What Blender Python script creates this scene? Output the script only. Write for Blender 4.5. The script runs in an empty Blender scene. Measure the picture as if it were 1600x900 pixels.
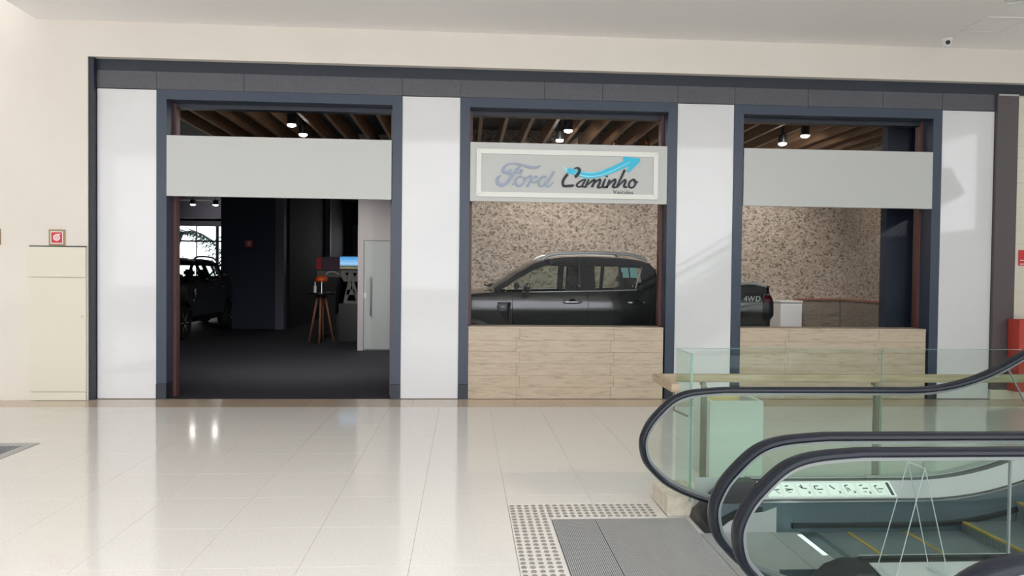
import bpy, bmesh, math, random
from mathutils import Vector, Matrix
random.seed(7)
sc = bpy.context.scene
COL = sc.collection

# ------------------------------------------------------------------ camera, sky, exposure
cam_d = bpy.data.cameras.new('camera')
cam = bpy.data.objects.new('camera', cam_d)
COL.objects.link(cam)
cam_d.sensor_width = 36.0
cam_d.lens = 36.0 * 1150.0 / 1600.0
cam_d.clip_start = 0.05
cam_d.clip_end = 300
YAW, PITCH, ROLL = 0.064, 0.0205, 0.011
fw = Vector((math.sin(YAW) * math.cos(PITCH), math.cos(YAW) * math.cos(PITCH), -math.sin(PITCH)))
r0 = Vector((math.cos(YAW), -math.sin(YAW), 0))
u0 = r0.cross(fw)
cu = u0 * math.cos(ROLL) - r0 * math.sin(ROLL)
cr = r0 * math.cos(ROLL) + u0 * math.sin(ROLL)
m = Matrix((cr, cu, -fw)).transposed().to_4x4()
m.translation = Vector((0, 0, 1.6))
cam.matrix_world = m
sc.camera = cam

world = bpy.data.worlds.new('sky')
sc.world = world
world.use_nodes = True
bg = world.node_tree.nodes['Background']
bg.inputs[0].default_value = (0.97, 0.985, 1.0, 1)
bg.inputs[1].default_value = 2.35

sc.view_settings.view_transform = 'Standard'
sc.view_settings.look = 'None'
sc.view_settings.gamma = 1.0
sc.view_settings.use_curve_mapping = False
sc.view_settings.exposure = 0.55
sc.cycles.max_bounces = 10
sc.cycles.diffuse_bounces = 5
sc.cycles.transparent_max_bounces = 24

# ------------------------------------------------------------------ materials
MATS = {}
def mat(name, col, rough=0.5, metal=0.0, spec=0.5, coat=0.0, emit=None, estr=0.0):
    if name in MATS:
        return MATS[name]
    m = bpy.data.materials.new(name); m.use_nodes = True
    b = m.node_tree.nodes['Principled BSDF']
    b.inputs['Base Color'].default_value = (*col, 1)
    b.inputs['Roughness'].default_value = rough
    b.inputs['Metallic'].default_value = metal
    b.inputs['Specular IOR Level'].default_value = spec
    b.inputs['Coat Weight'].default_value = coat
    b.inputs['Coat Roughness'].default_value = 0.03
    if emit:
        b.inputs['Emission Color'].default_value = (*emit, 1)
        b.inputs['Emission Strength'].default_value = estr
    MATS[name] = m
    return m
def nd(m, t, **kw):
    n = m.node_tree.nodes.new(t)
    for k, v in kw.items():
        setattr(n, k, v)
    return n
def lk(m, a, b): m.node_tree.links.new(a, b)
def bsdf(m): return m.node_tree.nodes['Principled BSDF']
def coords(m, scale=(1, 1, 1), space='Object'):
    tc = nd(m, 'ShaderNodeTexCoord'); mp = nd(m, 'ShaderNodeMapping')
    if space == 'World':
        g = nd(m, 'ShaderNodeNewGeometry'); lk(m, g.outputs['Position'], mp.inputs[0])
    else:
        lk(m, tc.outputs['Object'], mp.inputs[0])
    mp.inputs['Scale'].default_value = scale
    return mp.outputs[0]
def ramp(m, stops):
    r = nd(m, 'ShaderNodeValToRGB'); e = r.color_ramp.elements
    while len(e) < len(stops): e.new(0.5)
    for k, (p, c) in enumerate(stops):
        e[k].position = p; e[k].color = (*c, 1)
    return r
def speckle(m, c1, c2, scale, detail=4, lo=0.35, hi=0.65, sc3=(1, 1, 1), bump=0.0, space='World'):
    n = nd(m, 'ShaderNodeTexNoise'); n.inputs['Scale'].default_value = scale; n.inputs['Detail'].default_value = detail
    lk(m, coords(m, sc3, space), n.inputs['Vector'])
    r = ramp(m, [(lo, c1), (hi, c2)]); lk(m, n.outputs['Fac'], r.inputs[0])
    lk(m, r.outputs[0], bsdf(m).inputs['Base Color'])
    if bump:
        bp = nd(m, 'ShaderNodeBump'); bp.inputs['Strength'].default_value = bump; bp.inputs['Distance'].default_value = 0.01
        lk(m, n.outputs['Fac'], bp.inputs['Height']); lk(m, bp.outputs[0], bsdf(m).inputs['Normal'])
    return m

M_WALL = speckle(mat('cream_paint', (.8, .75, .66), .6), (.735, .685, .625), (.765, .715, .655), 1.2)
M_CAB = mat('cabinet_paint', (.73, .70, .58), .5)
M_CEIL = mat('ceiling_paint', (.90, .88, .865), .8)
M_FLOOR = speckle(mat('floor_marble', (.62, .57, .50), .085, spec=.31), (.73, .70, .655), (.79, .76, .715), 60, 3)
M_FLOORB = speckle(mat('floor_border_marble', (.5, .40, .29), .12), (.50, .39, .28), (.58, .47, .36), 14, 4, sc3=(1, 4, 1))
M_GROUT = mat('grout', (.54, .51, .465), .8)
M_SHELL = mat('mall_white_paint', (.72, .72, .71), .7)
M_WHITE = speckle(mat('white_porcelain', (.8, .8, .82), .05, spec=.6), (.69, .69, .71), (.73, .73, .75), .9, 5)
M_NAVY = mat('navy_metal', (.036, .052, .086), .36, spec=.5)
M_NAVYD = mat('navy_metal_dark', (.014, .02, .034), .4)
M_GRAN = speckle(mat('dark_granite', (.075, .072, .08), .35), (.05, .05, .062), (.115, .115, .135), 130, 2)
M_PANEL = mat('sign_panel_white', (.53, .54, .525), .4)
M_PANELF = mat('sign_frame_white', (.78, .78, .74), .4)
M_BROWN = mat('reddish_door_edge', (.13, .055, .05), .35)
M_GREYB = mat('grey_brown_cladding', (.10, .082, .088), .4)
M_DARK = mat('dark_wall_paint', (.030, .043, .078), .6)  # dark navy paint; the extra blue stands in for lens flare haze
M_DEEP = mat('dark_wall_paint_shaded', (.006, .008, .014), .8)  # darker copy of the wall paint, shade put in against the window light
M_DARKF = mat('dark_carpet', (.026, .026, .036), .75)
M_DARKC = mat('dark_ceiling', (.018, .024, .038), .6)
M_GREYW = mat('grey_wall_paint', (.16, .155, .20), .6)
M_BLACK = mat('black_plastic', (.012, .013, .016), .35)
M_RUBBER = mat('black_rubber', (.008, .011, .018), .27, spec=.33)
M_STEEL = mat('brushed_steel', (.52, .52, .53), .3, metal=1.0)
M_STEELD = mat('dull_aluminium', (.46, .46, .455), .5, metal=.25)
M_DECK = mat('escalator_deck_steel', (.47, .45, .47), .42, metal=.3)
M_SKIRT = mat('escalator_skirt_dark', (.13, .16, .19), .3, metal=.5)
M_YELL = mat('yellow_paint', (.34, .24, .05), .6)
M_CHROME = mat('chrome', (.85, .85, .86), .08, metal=1.0)
M_WOODR = speckle(mat('slat_wood', (.25, .14, .08), .5), (.22, .115, .06), (.32, .19, .105), 6, 4, sc3=(6, .4, 6))
M_WOODL = speckle(mat('handrail_wood', (.5, .36, .2), .45), (.34, .255, .165), (.46, .36, .25), 8, 4, sc3=(.5, 6, 6))
M_LEGW = mat('table_leg_wood', (.30, .12, .07), .5)
M_RED = mat('red_paint', (.50, .06, .045), .5)
M_REDS = mat('red_sign', (.62, .03, .04), .4)
M_BRASS = mat('bronze_plate', (.33, .24, .13), .4, metal=.4)
M_POST = mat('post_metal', (.27, .235, .19), .4, metal=.3)
M_PLANT = speckle(mat('pale_stone', (.66, .68, .63), .6), (.58, .60, .56), (.72, .735, .69), 160, 2)
M_PLANTI = mat('planter_lining', (.62, .52, .24), .6)
M_STONE = speckle(mat('curb_stone', (.62, .55, .45), .5), (.56, .49, .40), (.68, .62, .52), 20, 4)
M_CREAMT = mat('cream_tile', (.72, .68, .57), .3)
M_DOORW = mat('light_grey_laminate', (.52, .56, .56), .4)
M_DOORF = mat('pinkish_grey_laminate', (.58, .55, .57), .5)
M_PAINT = mat('truck_dark_grey_paint', (.058, .058, .058), .25, metal=.5, spec=.6, coat=1.0)
M_TRIM = mat('truck_black_trim', (.008, .009, .011), .3)
M_TYRE = mat('tyre_rubber', (.012, .012, .012), .7)
M_SEAT = mat('truck_seat_dark', (.014, .014, .017), .7)
M_SILV = mat('satin_silver', (.62, .63, .61), .3, metal=.25)
M_TAIL = mat('tail_lamp_red', (.10, .006, .012), .1, coat=1.0)
M_WHITEP = mat('white_plastic', (.8, .8, .8), .4)
M_CYAN = mat('cyan_print', (.01, .50, .74), .35)
M_CYANL = mat('pale_cyan_print', (.30, .78, .90), .35)
M_LETB = mat('silver_blue_letter', (.22, .26, .345), .3, metal=.2)
M_LETD = mat('dark_letter', (.014, .018, .028), .4, spec=.3)
M_ORANGE = mat('orange_shade', (.72, .10, .02), .4)
M_COPPER = mat('copper', (.75, .28, .09), .2, metal=1.0)
M_STICK = mat('pale_sticker', (.80, .84, .80), .4)
M_GREENST = mat('pale_green_sticker', (.30, .62, .55), .5)
M_STUD = mat('tactile_stud_metal_shaded', (.29, .27, .24), .4, metal=.3)  # floor-toned studs darkened; the colour stands in for their shadow crescents
M_SEAM = mat('glass_seam_grey', (.16, .19, .19), .4)
M_GUIDE = mat('handrail_guide_metal', (.30, .31, .32), .35, metal=.6)
M_COMBL = mat('comb_light', (1, 1, 1), .3, emit=(.75, 1.0, .95), estr=.55)
M_LAMP = mat('lamp_lens', (1, 1, 1), .3, emit=(1.0, .98, .95), estr=25)
M_GRASSO = mat('palm_green', (.05, .17, .15), .6)
M_PALMT = mat('palm_trunk', (.16, .17, .19), .8)
M_LEAFY = mat('sunlit_leaf', (.35, .45, .04), .6)

def glass(name, tint, rough=0.0, ior=1.45):
    m = bpy.data.materials.new(name); m.use_nodes = True
    nt = m.node_tree; nt.nodes.clear()
    out = nt.nodes.new('ShaderNodeOutputMaterial'); mx = nt.nodes.new('ShaderNodeMixShader')
    tr = nt.nodes.new('ShaderNodeBsdfTransparent'); gl = nt.nodes.new('ShaderNodeBsdfGlossy'); fr = nt.nodes.new('ShaderNodeFresnel')
    tr.inputs[0].default_value = (*tint, 1); gl.inputs['Roughness'].default_value = rough; fr.inputs[0].default_value = ior
    ge = nt.nodes.new('ShaderNodeNewGeometry'); sb = nt.nodes.new('ShaderNodeMath'); sb.operation = 'SUBTRACT'; sb.inputs[0].default_value = 1.0; sb.use_clamp = True
    ml = nt.nodes.new('ShaderNodeMath'); ml.operation = 'MULTIPLY'
    nt.links.new(ge.outputs['Backfacing'], sb.inputs[1]); nt.links.new(fr.outputs[0], ml.inputs[0]); nt.links.new(sb.outputs[0], ml.inputs[1])
    nt.links.new(ml.outputs[0], mx.inputs[0]); nt.links.new(tr.outputs[0], mx.inputs[1]); nt.links.new(gl.outputs[0], mx.inputs[2])
    nt.links.new(mx.outputs[0], out.inputs[0])
    return m
M_GLASS = glass('green_tinted_glass', (.925, .965, .945))
M_GLASSE = mat('green_glass_edge', (.20, .34, .285), .1)
M_WGLASS = glass('shop_window_glass', (.96, .965, .975), ior=1.22)
M_AGLASS = glass('truck_window_glass', (.72, .78, .74), ior=1.4)
M_ACRYL = glass('clear_acrylic', (.97, .985, .985), ior=1.3)
M_ACRE = mat('acrylic_edge', (.42, .47, .48), .3)

def travertine(name, c1, c2, c3):
    m = mat(name, c2, .42)
    n = nd(m, 'ShaderNodeTexNoise'); n.inputs['Scale'].default_value = 5; n.inputs['Detail'].default_value = 8; n.inputs['Roughness'].default_value = .68
    oi = nd(m, 'ShaderNodeObjectInfo'); add = nd(m, 'ShaderNodeVectorMath'); add.operation = 'ADD'
    mul = nd(m, 'ShaderNodeMath'); mul.operation = 'MULTIPLY'; mul.inputs[1].default_value = 37
    lk(m, oi.outputs['Random'], mul.inputs[0]); lk(m, coords(m, (.9, .9, 7), 'World'), add.inputs[0]); lk(m, mul.outputs[0], add.inputs[1])
    lk(m, add.outputs[0], n.inputs['Vector'])
    r = ramp(m, [(.30, c1), (.47, c2), (.68, c3)]); lk(m, n.outputs['Fac'], r.inputs[0]); lk(m, r.outputs[0], bsdf(m).inputs['Base Color'])
    return m
M_TRAV = travertine('travertine', (.36, .285, .205), (.52, .425, .32), (.585, .485, .375))
M_TRAVD = travertine('grey_travertine', (.13, .105, .08), (.24, .20, .16), (.30, .26, .21))

def pebbles():
    m = mat('pebble_wall', (.4, .33, .27), .65)
    v = nd(m, 'ShaderNodeTexVoronoi'); v.inputs['Scale'].default_value = 27; v.inputs['Randomness'].default_value = 1.0
    c = coords(m, (1, 1, 1.15), 'World'); lk(m, c, v.inputs['Vector'])
    sep = nd(m, 'ShaderNodeSeparateColor'); lk(m, v.outputs['Color'], sep.inputs[0])
    r = ramp(m, [(.0, (.15, .12, .10)), (.12, (.25, .20, .16)), (.28, (.40, .325, .255)), (.65, (.47, .39, .31)), (1., (.58, .50, .42))])
    lk(m, sep.outputs[0], r.inputs[0])
    v2 = nd(m, 'ShaderNodeTexVoronoi'); v2.feature = 'DISTANCE_TO_EDGE'; v2.inputs['Scale'].default_value = 27; lk(m, c, v2.inputs['Vector'])
    r2 = ramp(m, [(.0, (.62, .60, .58)), (.08, (1, 1, 1))]); lk(m, v2.outputs['Distance'], r2.inputs[0])
    mx = nd(m, 'ShaderNodeMix'); mx.data_type = 'RGBA'; mx.blend_type = 'MULTIPLY'; mx.inputs[0].default_value = 1
    lk(m, r.outputs[0], mx.inputs[6]); lk(m, r2.outputs[0], mx.inputs[7]); lk(m, mx.outputs[2], bsdf(m).inputs['Base Color'])
    bp = nd(m, 'ShaderNodeBump'); bp.inputs['Strength'].default_value = .5; bp.inputs['Distance'].default_value = .012
    r3 = ramp(m, [(.0, (0, 0, 0)), (.3, (1, 1, 1))]); lk(m, v2.outputs['Distance'], r3.inputs[0])
    lk(m, r3.outputs[0], bp.inputs['Height']); lk(m, bp.outputs[0], bsdf(m).inputs['Normal'])
    return m
M_PEB = pebbles()

def step_metal():
    m = mat('step_tread_metal', (.20, .22, .24), .4, metal=.5)
    w = nd(m, 'ShaderNodeTexWave'); w.bands_direction = 'Y'; w.inputs['Scale'].default_value = 32
    lk(m, coords(m, (1, 1, 1), 'World'), w.inputs['Vector'])
    r = ramp(m, [(.35, (.09, .105, .12)), (.6, (.30, .33, .35))]); lk(m, w.outputs['Fac'], r.inputs[0]); lk(m, r.outputs[0], bsdf(m).inputs['Base Color'])
    return m
M_STEP = step_metal()

# ------------------------------------------------------------------ helpers
def root_loc(p):
    v = Vector((0, 0, 0))
    while p:
        v += p.location; p = p.parent
    return v
def thing(name, label, cat, loc, group=None, rz=0.0):
    o = bpy.data.objects.new(name, None); COL.objects.link(o)
    o.empty_display_size = .1; o.location = loc; o.rotation_euler = (0, 0, rz)
    o['label'] = label; o['category'] = cat
    if group: o['group'] = group
    return o
def tag(o, label, cat, group=None):
    o['label'] = label; o['category'] = cat
    if group: o['group'] = group
    return o
def struct(o, label=None):
    o['kind'] = 'structure'
    if label: o['label'] = label
    return o
def link(name, me, material, parent=None, loc=(0, 0, 0)):
    o = bpy.data.objects.new(name, me); COL.objects.link(o)
    if material and not me.materials: me.materials.append(material)
    o.parent = parent; o.location = loc
    return o
class MB:
    """collects vertices and faces in world coordinates; build() links one mesh object"""
    def __init__(s): s.v = []; s.f = []
    def add(s, vs, fs):
        b = len(s.v); s.v += [tuple(v) for v in vs]; s.f += [tuple(i + b for i in f) for f in fs]; return s
    def box(s, x0, x1, y0, y1, z0, z1):
        return s.add([(x0, y0, z0), (x1, y0, z0), (x1, y1, z0), (x0, y1, z0), (x0, y0, z1), (x1, y0, z1), (x1, y1, z1), (x0, y1, z1)],
                     [(3, 2, 1, 0), (4, 5, 6, 7), (0, 1, 5, 4), (1, 2, 6, 5), (2, 3, 7, 6), (3, 0, 4, 7)])
    def prism_y(s, pts, y0, y1):          # polygon in XZ, extruded along Y
        n = len(pts)
        vs = [(x, y0, z) for x, z in pts] + [(x, y1, z) for x, z in pts]
        fs = [tuple(range(n)), tuple(range(2 * n - 1, n - 1, -1))] + [(i, (i + 1) % n, n + (i + 1) % n, n + i)[::-1] for i in range(n)]
        return s.add(vs, fs)
    def lathe(s, prof, c, axis='Z', n=24):   # prof: (r, h)
        vs = []; fs = []
        for r, h in prof:
            for k in range(n):
                a = 2 * math.pi * k / n
                p = (r * math.cos(a), r * math.sin(a), h)
                if axis == 'Y': p = (p[0], p[2], p[1])
                if axis == 'X': p = (p[2], p[0], p[1])
                vs.append((c[0] + p[0], c[1] + p[1], c[2] + p[2]))
        for j in range(len(prof) - 1):
            for k in range(n):
                a = j * n + k; b = j * n + (k + 1) % n
                fs.append((a, b, b + n, a + n))
        fs.append(tuple(range(n))[::-1]); fs.append(tuple(range((len(prof) - 1) * n, len(prof) * n)))
        return s.add(vs, fs)
    def tube(s, pts, r, n=8):
        pts = [Vector(p) for p in pts]; rr = r if isinstance(r, (list, tuple)) else [r] * len(pts)
        vs = []; fs = []
        up = Vector((0, 0, 1))
        for i, p in enumerate(pts):
            t = (pts[min(i + 1, len(pts) - 1)] - pts[max(i - 1, 0)]).normalized()
            a = t.cross(up)
            if a.length < .05: a = t.cross(Vector((1, 0, 0)))
            a.normalize(); b = t.cross(a)
            for k in range(n):
                an = 2 * math.pi * k / n
                vs.append(p + a * math.cos(an) * rr[i] + b * math.sin(an) * rr[i])
        for j in range(len(pts) - 1):
            for k in range(n):
                q = j * n + k; w = j * n + (k + 1) % n
                fs.append((q, w, w + n, q + n))
        fs.append(tuple(range(n))[::-1]); fs.append(tuple(range((len(pts) - 1) * n, len(pts) * n)))
        return s.add(vs, fs)
    def grid(s, fn, nu, nv):
        vs = [fn(i / nu, j / nv) for i in range(nu + 1) for j in range(nv + 1)]
        fs = [(i * (nv + 1) + j, (i + 1) * (nv + 1) + j, (i + 1) * (nv + 1) + j + 1, i * (nv + 1) + j + 1) for i in range(nu) for j in range(nv)]
        return s.add(vs, fs)
    def build(s, name, material, parent=None, smooth=False, bevel=0.0, solid=0.0, loc=None, autos=None):
        o_loc = root_loc(parent) if parent else Vector((0, 0, 0))
        l = Vector(loc) if loc else Vector((0, 0, 0))
        me = bpy.data.meshes.new(name)
        off = o_loc + l
        me.from_pydata([(v[0] - off.x, v[1] - off.y, v[2] - off.z) for v in s.v], [], s.f)
        bm = bmesh.new(); bm.from_mesh(me)
        bmesh.ops.recalc_face_normals(bm, faces=bm.faces)
        if solid and smooth:
            for e in bm.edges:
                if len(e.link_faces) == 1: e.smooth = False
        if bevel:
            bmesh.ops.bevel(bm, geom=list(bm.edges), offset=bevel, segments=2, affect='EDGES', clamp_overlap=True)
        bm.to_mesh(me); bm.free()
        if smooth:
            for p in me.polygons: p.use_smooth = True
            if autos is not None: me.set_sharp_from_angle(angle=autos)
        o = link(name, me, material, parent, l)
        if solid:
            md = o.modifiers.new('thickness', 'SOLIDIFY'); md.thickness = solid; md.offset = -1
        return o
def box(name, x0, x1, y0, y1, z0, z1, material, parent=None, bevel=0.0):
    return MB().box(x0, x1, y0, y1, z0, z1).build(name, material, parent, bevel=bevel)
def copy_tree(o, parent=None):
    c = o.copy(); COL.objects.link(c); c.parent = parent
    for ch in list(o.children): copy_tree(ch, c)
    return c
def catmull(pts, n=6, closed=False):
    P = [tuple(map(float, p)) for p in pts]; out = []
    for i in range(len(P) - 1):
        p0 = P[max(i - 1, 0)]; p1 = P[i]; p2 = P[i + 1]; p3 = P[min(i + 2, len(P) - 1)]
        for k in range(n):
            t = k / n
            out.append(tuple(.5 * (2 * b + (c - a) * t + (2 * a - 5 * b + 4 * c - d) * t * t + (3 * b - a - 3 * c + d) * t ** 3) for a, b, c, d in zip(p0, p1, p2, p3)))
    out.append(P[-1]); return out
def text_mesh(body, size, extrude, shear=0.0, offset=0.0, sx=1.0):
    cu_ = bpy.data.curves.new('lettering', 'FONT'); cu_.body = body; cu_.size = size; cu_.extrude = extrude; cu_.shear = shear; cu_.offset = offset; cu_.resolution_u = 3
    o = bpy.data.objects.new('lettering', cu_); COL.objects.link(o)
    dg = bpy.context.evaluated_depsgraph_get(); me = bpy.data.meshes.new_from_object(o.evaluated_get(dg))
    w = max((v.co.x for v in me.vertices), default=0)
    bpy.data.objects.remove(o); bpy.data.curves.remove(cu_)
    me.transform(Matrix.Diagonal((sx, 1, 1, 1)) )
    me.transform(Matrix.Rotation(math.pi / 2, 4, 'X'))
    me.materials.clear()
    return me, w * sx
def letters(body, x, y, z, size, extrude, material, parent, name='letter', gap=0.06, shear=0.0, sx=1.0, offset=0.0):
    base = root_loc(parent)
    for ch in body:
        if ch == ' ': x += size * .3; continue
        me, w = text_mesh(ch, size, extrude, shear, offset, sx)
        link(name, me, material, parent, (x - base.x, y - base.y, z - base.z))
        x += w + size * gap
    return x

# ================================================================== THE SETTING
YF, YW = 9.29, 9.20
XL, XR, YB = -14.0, 10.5, -12.0
# ---- floor: slab with a recessed bed, marble tiles laid on it one by one
fl = MB()
fl.box(XL, XR, YB, 8.74, -.30, -.012)
fl.box(XL, -5.623, 3.375, 8.74, -.012, 0)
fl.box(7.423, XR, 3.375, 8.74, -.012, 0)
fl.box(XL, .57, YB, 3.375, -.012, 0)
fl.box(.57, XR, YB, 1.66, -.012, 0)
floor = struct(fl.build('floor', M_FLOOR))
floor.data.materials.append(M_GROUT)
def over_esc(x0, x1, y0, y1): return x1 > .58 and y0 < 4.72
tile_cache = {}
def tile(x0, x1, y0, y1, material, name='floor_tile', z=0.0, parent=None, gap=.0008):
    w, d = round(x1 - x0, 4), round(y1 - y0, 4)
    key = (w, d, material.name)
    if key not in tile_cache:
        g = gap; c = .0006; hw, hd = w / 2 - g, d / 2 - g
        b = MB().add([(-hw, -hd, -.012), (hw, -hd, -.012), (hw, hd, -.012), (-hw, hd, -.012), (-hw, -hd, -c), (hw, -hd, -c), (hw, hd, -c), (-hw, hd, -c),
                      (-hw + c, -hd + c, 0), (hw - c, -hd + c, 0), (hw - c, hd - c, 0), (-hw + c, hd - c, 0)],
                     [(3, 2, 1, 0), (0, 1, 5, 4), (1, 2, 6, 5), (2, 3, 7, 6), (3, 0, 4, 7), (4, 5, 9, 8), (5, 6, 10, 9), (6, 7, 11, 10), (7, 4, 8, 11), (8, 9, 10, 11)])
        me = bpy.data.meshes.new('floor_tile'); me.from_pydata(b.v, [], b.f); me.materials.append(material); tile_cache[key] = me
    return link(name, tile_cache[key], None, parent or floor, ((x0 + x1) / 2, (y0 + y1) / 2, z))
xs = [.307 + .593 * k for k in range(-10, 13)]
ys = [3.375 + .625 * k for k in range(0, 9)] + [8.74]
for i in range(len(xs) - 1):
    for j in range(len(ys) - 1):
        a, b, c, d = xs[i], xs[i + 1], ys[j], ys[j + 1]
        if j < 2 and b > .31:               # tactile paving, escalators
            continue
        if j == 2 and a > .30 and b < 1.4:  # the row cut by the tactile paving
            c = 5.04
        elif j == 2 and a > .30:            # the row cut by the curb
            tile(a, 1.35, 5.04, d, M_FLOOR) if a < 1.35 else None
            a = max(a, 1.351); c = 5.162
        tile(a, b, c, d, M_FLOOR)
for k in range(22):
    tile(-6.2 + .62 * k, -5.58 + .62 * k, 8.74, YF - .0, M_FLOORB, 'border_tile')
# ground beyond the border (threshold of the shop)
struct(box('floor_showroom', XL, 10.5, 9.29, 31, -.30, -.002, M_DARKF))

# ---- mall walls
wl = MB()
wl.box(XL, -4.545, YW, 9.7, 0, 7.5)
struct(wl.build('wall_left_of_shop', M_WALL))
struct(box('wall_above_shop', -4.545, XR, YW, 9.7, 4.145, 7.5, M_WALL))
struct(box('wall_west', XL - .2, XL, YB, 9.7, -.3, 7.5, M_SHELL))
struct(MB().box(XR, XR + .2, 4.0, 9.7, -.3, 7.5).box(XR, XR + .2, YB, 3.9999, -.3, 2.6).build('wall_east', M_SHELL))  # unseen wall; its near part is kept low to let light in
struct(box('wall_back', XL - .2, XR + .2, YB - .2, YB, -.3, 0.9, M_SHELL))  # unseen wall, kept low so daylight comes in from behind the camera
struct(box('ceiling', -5.13, XR, 1.6, YW, 4.57, 4.9, M_CEIL))
struct(box('ceiling_light_block', XL, -5.13, -8.0, YW, 5.5, 5.7, M_CEIL))  # unseen upper ceiling, added to cut the light from the left

# access hatch, downlight and camera on the ceiling
h = MB(); hx0, hx1, hy0, hy1, hz = 5.90, 6.42, 8.06, 8.56, 4.57
for q in ((hx0, hx1, hy0, hy0 + .012), (hx0, hx1, hy1 - .012, hy1), (hx0, hx0 + .012, hy0 + .0125, hy1 - .0125), (hx1 - .012, hx1, hy0 + .0125, hy1 - .0125)):
    h.box(*q, hz - .006, hz)
hat = thing('ceiling_hatch', 'square white access hatch in the mall ceiling', 'hatch', ((hx0 + hx1) / 2, (hy0 + hy1) / 2, hz))
h.build('hatch_frame', M_PANELF, hat); box('hatch_panel', hx0 + .016, hx1 - .016, hy0 + .016, hy1 - .016, hz - .003, hz, M_CEIL, hat)
dl = thing('downlight', 'round recessed downlight in the mall ceiling near the hatch', 'ceiling light', (5.83, 7.56, 4.57))
MB().lathe([(.10, 0), (.10, -.008), (.075, -.012), (.072, -.004)], (5.83, 7.56, 4.57)).build('trim_ring', M_PANELF, dl, smooth=True, autos=.6)
MB().lathe([(.07, -.002), (.07, -.005)], (5.83, 7.56, 4.57)).build('lens', M_WHITEP, dl)
cc = thing('security_camera', 'small white dome security camera on the mall ceiling', 'camera', (5.96, 8.86, 4.57))
MB().lathe([(.06, 0), (.06, -.018), (.05, -.028)], (5.96, 8.86, 4.57)).build('base', M_WHITEP, cc, smooth=True, autos=.6)
MB().lathe([(.046, -.02), (.05, -.05), (.044, -.08), (.028, -.10), (.008, -.106)], (5.96, 8.86, 4.57)).build('housing', M_WHITEP, cc, smooth=True)
o = MB().lathe([(.026, 0), (.026, -.02), (.018, -.024)], (5.945, 8.83, 4.515), axis='Y').build('lens', M_BLACK, cc, smooth=True, autos=.6)

# ---- storefront: black surround, granite band, pillars
struct(box('trim_1', -4.56, -4.485, YW + .02, 9.5, 0, 4.145, M_NAVYD))
struct(box('trim_2', -4.485, XR, YF + .005, 9.5, 4.011, 4.18, M_NAVYD))
gr = struct(box('wall_granite_band', -4.485, 6.925, YF + .03, 9.5, 3.79, 4.0098, M_NAVYD))
gx = [-4.485, -3.775, -2.73, -.80, -.075, .98, 1.72, 2.69, 3.43, 4.4, 5.4, 6.2, 6.925]
for a, b in zip(gx[:-1], gx[1:]):
    box('granite_panel', a + .002, b - .002, YF - .004, YF + .03, 3.794, 4.008, M_GRAN, gr, bevel=.0015)
PIL = [(-4.48, -3.775, 'white glossy pillar beside the fire hose cabinet'), (-.798, -.075, 'white glossy pillar between the doorway and the sign window'),
       (2.69, 3.43, 'white glossy pillar between the two car windows'), (6.205, 6.925, 'white glossy pillar at the grey-brown column')]
for k, (a, b, lab) in enumerate(PIL):
    t = thing('pillar', lab, 'pillar', ((a + b) / 2, 9.4, 0), 'white storefront pillars')
    box('pillar_core', a + .004, b - .004, YF + .03, 9.62, 0, 3.786, M_NAVYD, t)
    box('cladding_slab', a + .002, b - .002, YF, YF + .029, .006, 3.786, M_WHITE, t, bevel=.002)
# frames round the openings: mitred navy jambs and head, reveals, reddish inner stops
OPEN = [(-3.775, -.798, 'wide navy metal frame round the open shop doorway'), (-.075, 2.69, 'navy metal frame round the window under the lettered sign'), (3.43, 6.205, 'navy metal frame round the window by the escalator')]
FW = .122; HB = 3.672; HT = 3.79
for k, (a, b, lab) in enumerate(OPEN):
    t = thing('shopfront_frame', lab, 'frame', ((a + b) / 2, 9.4, 0), 'shopfront frames')
    y0, y1 = YF - .012, 9.49
    MB().prism_y([(a, .19), (a, HT), (a + FW, HB), (a + FW, .19)], y0, y1).build('jamb', M_NAVY, t)
    MB().prism_y([(b, .19), (b - FW, .19), (b - FW, HB), (b, HT)], y0, y1).build('jamb', M_NAVY, t)
    MB().prism_y([(a + .0015, HT - .0005), (b - .0015, HT - .0005), (b - FW - .0005, HB), (a + FW + .0005, HB)], y0, y1).build('head', M_NAVY, t)
    for q0, q1 in ((a, a + FW), (b - FW, b)):
        box('plinth_block', q0 - .002 if q0 == a else q0, q1 if q0 == a else q1 + .002, y0 - .006, y1, 0, .187, M_NAVYD, t, bevel=.002)
    box('door_stop', a + FW - .004, a + FW + .035, 9.495, 9.61, .0 if k == 0 else .93, HB - .0, M_BROWN, t)
    box('door_stop', b - FW - .035, b - FW + .004, 9.495, 9.61, .0 if k == 0 else .93, HB - .0, M_BROWN, t)
    box('head_box', a + FW + .036, b - FW - .036, 9.495, 9.62, HB - .055, HB + .1, M_NAVYD, t)
# white fascia panels hung across the openings
PAN = [(-3.645, -.925, 'blank white fascia panel over the open doorway'), (.052, 2.556, 'white fascia panel carrying the framed sign'), (3.556, 6.072, 'blank white fascia panel over the window by the escalator')]
fas = []
for a, b, lab in PAN:
    t = thing('fascia_panel', lab, 'fascia', ((a + b) / 2, YF, 2.5), 'white fascia panels')
    box('panel_face', a, b, YF - .035, YF - .023, 2.495, 3.232, M_PANEL, t, bevel=.001)
    box('return_lip', a + .003, b - .003, YF - .022, YF + .06, 2.499, 3.228, M_PANEL, t)
    fas.append(t)
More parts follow.
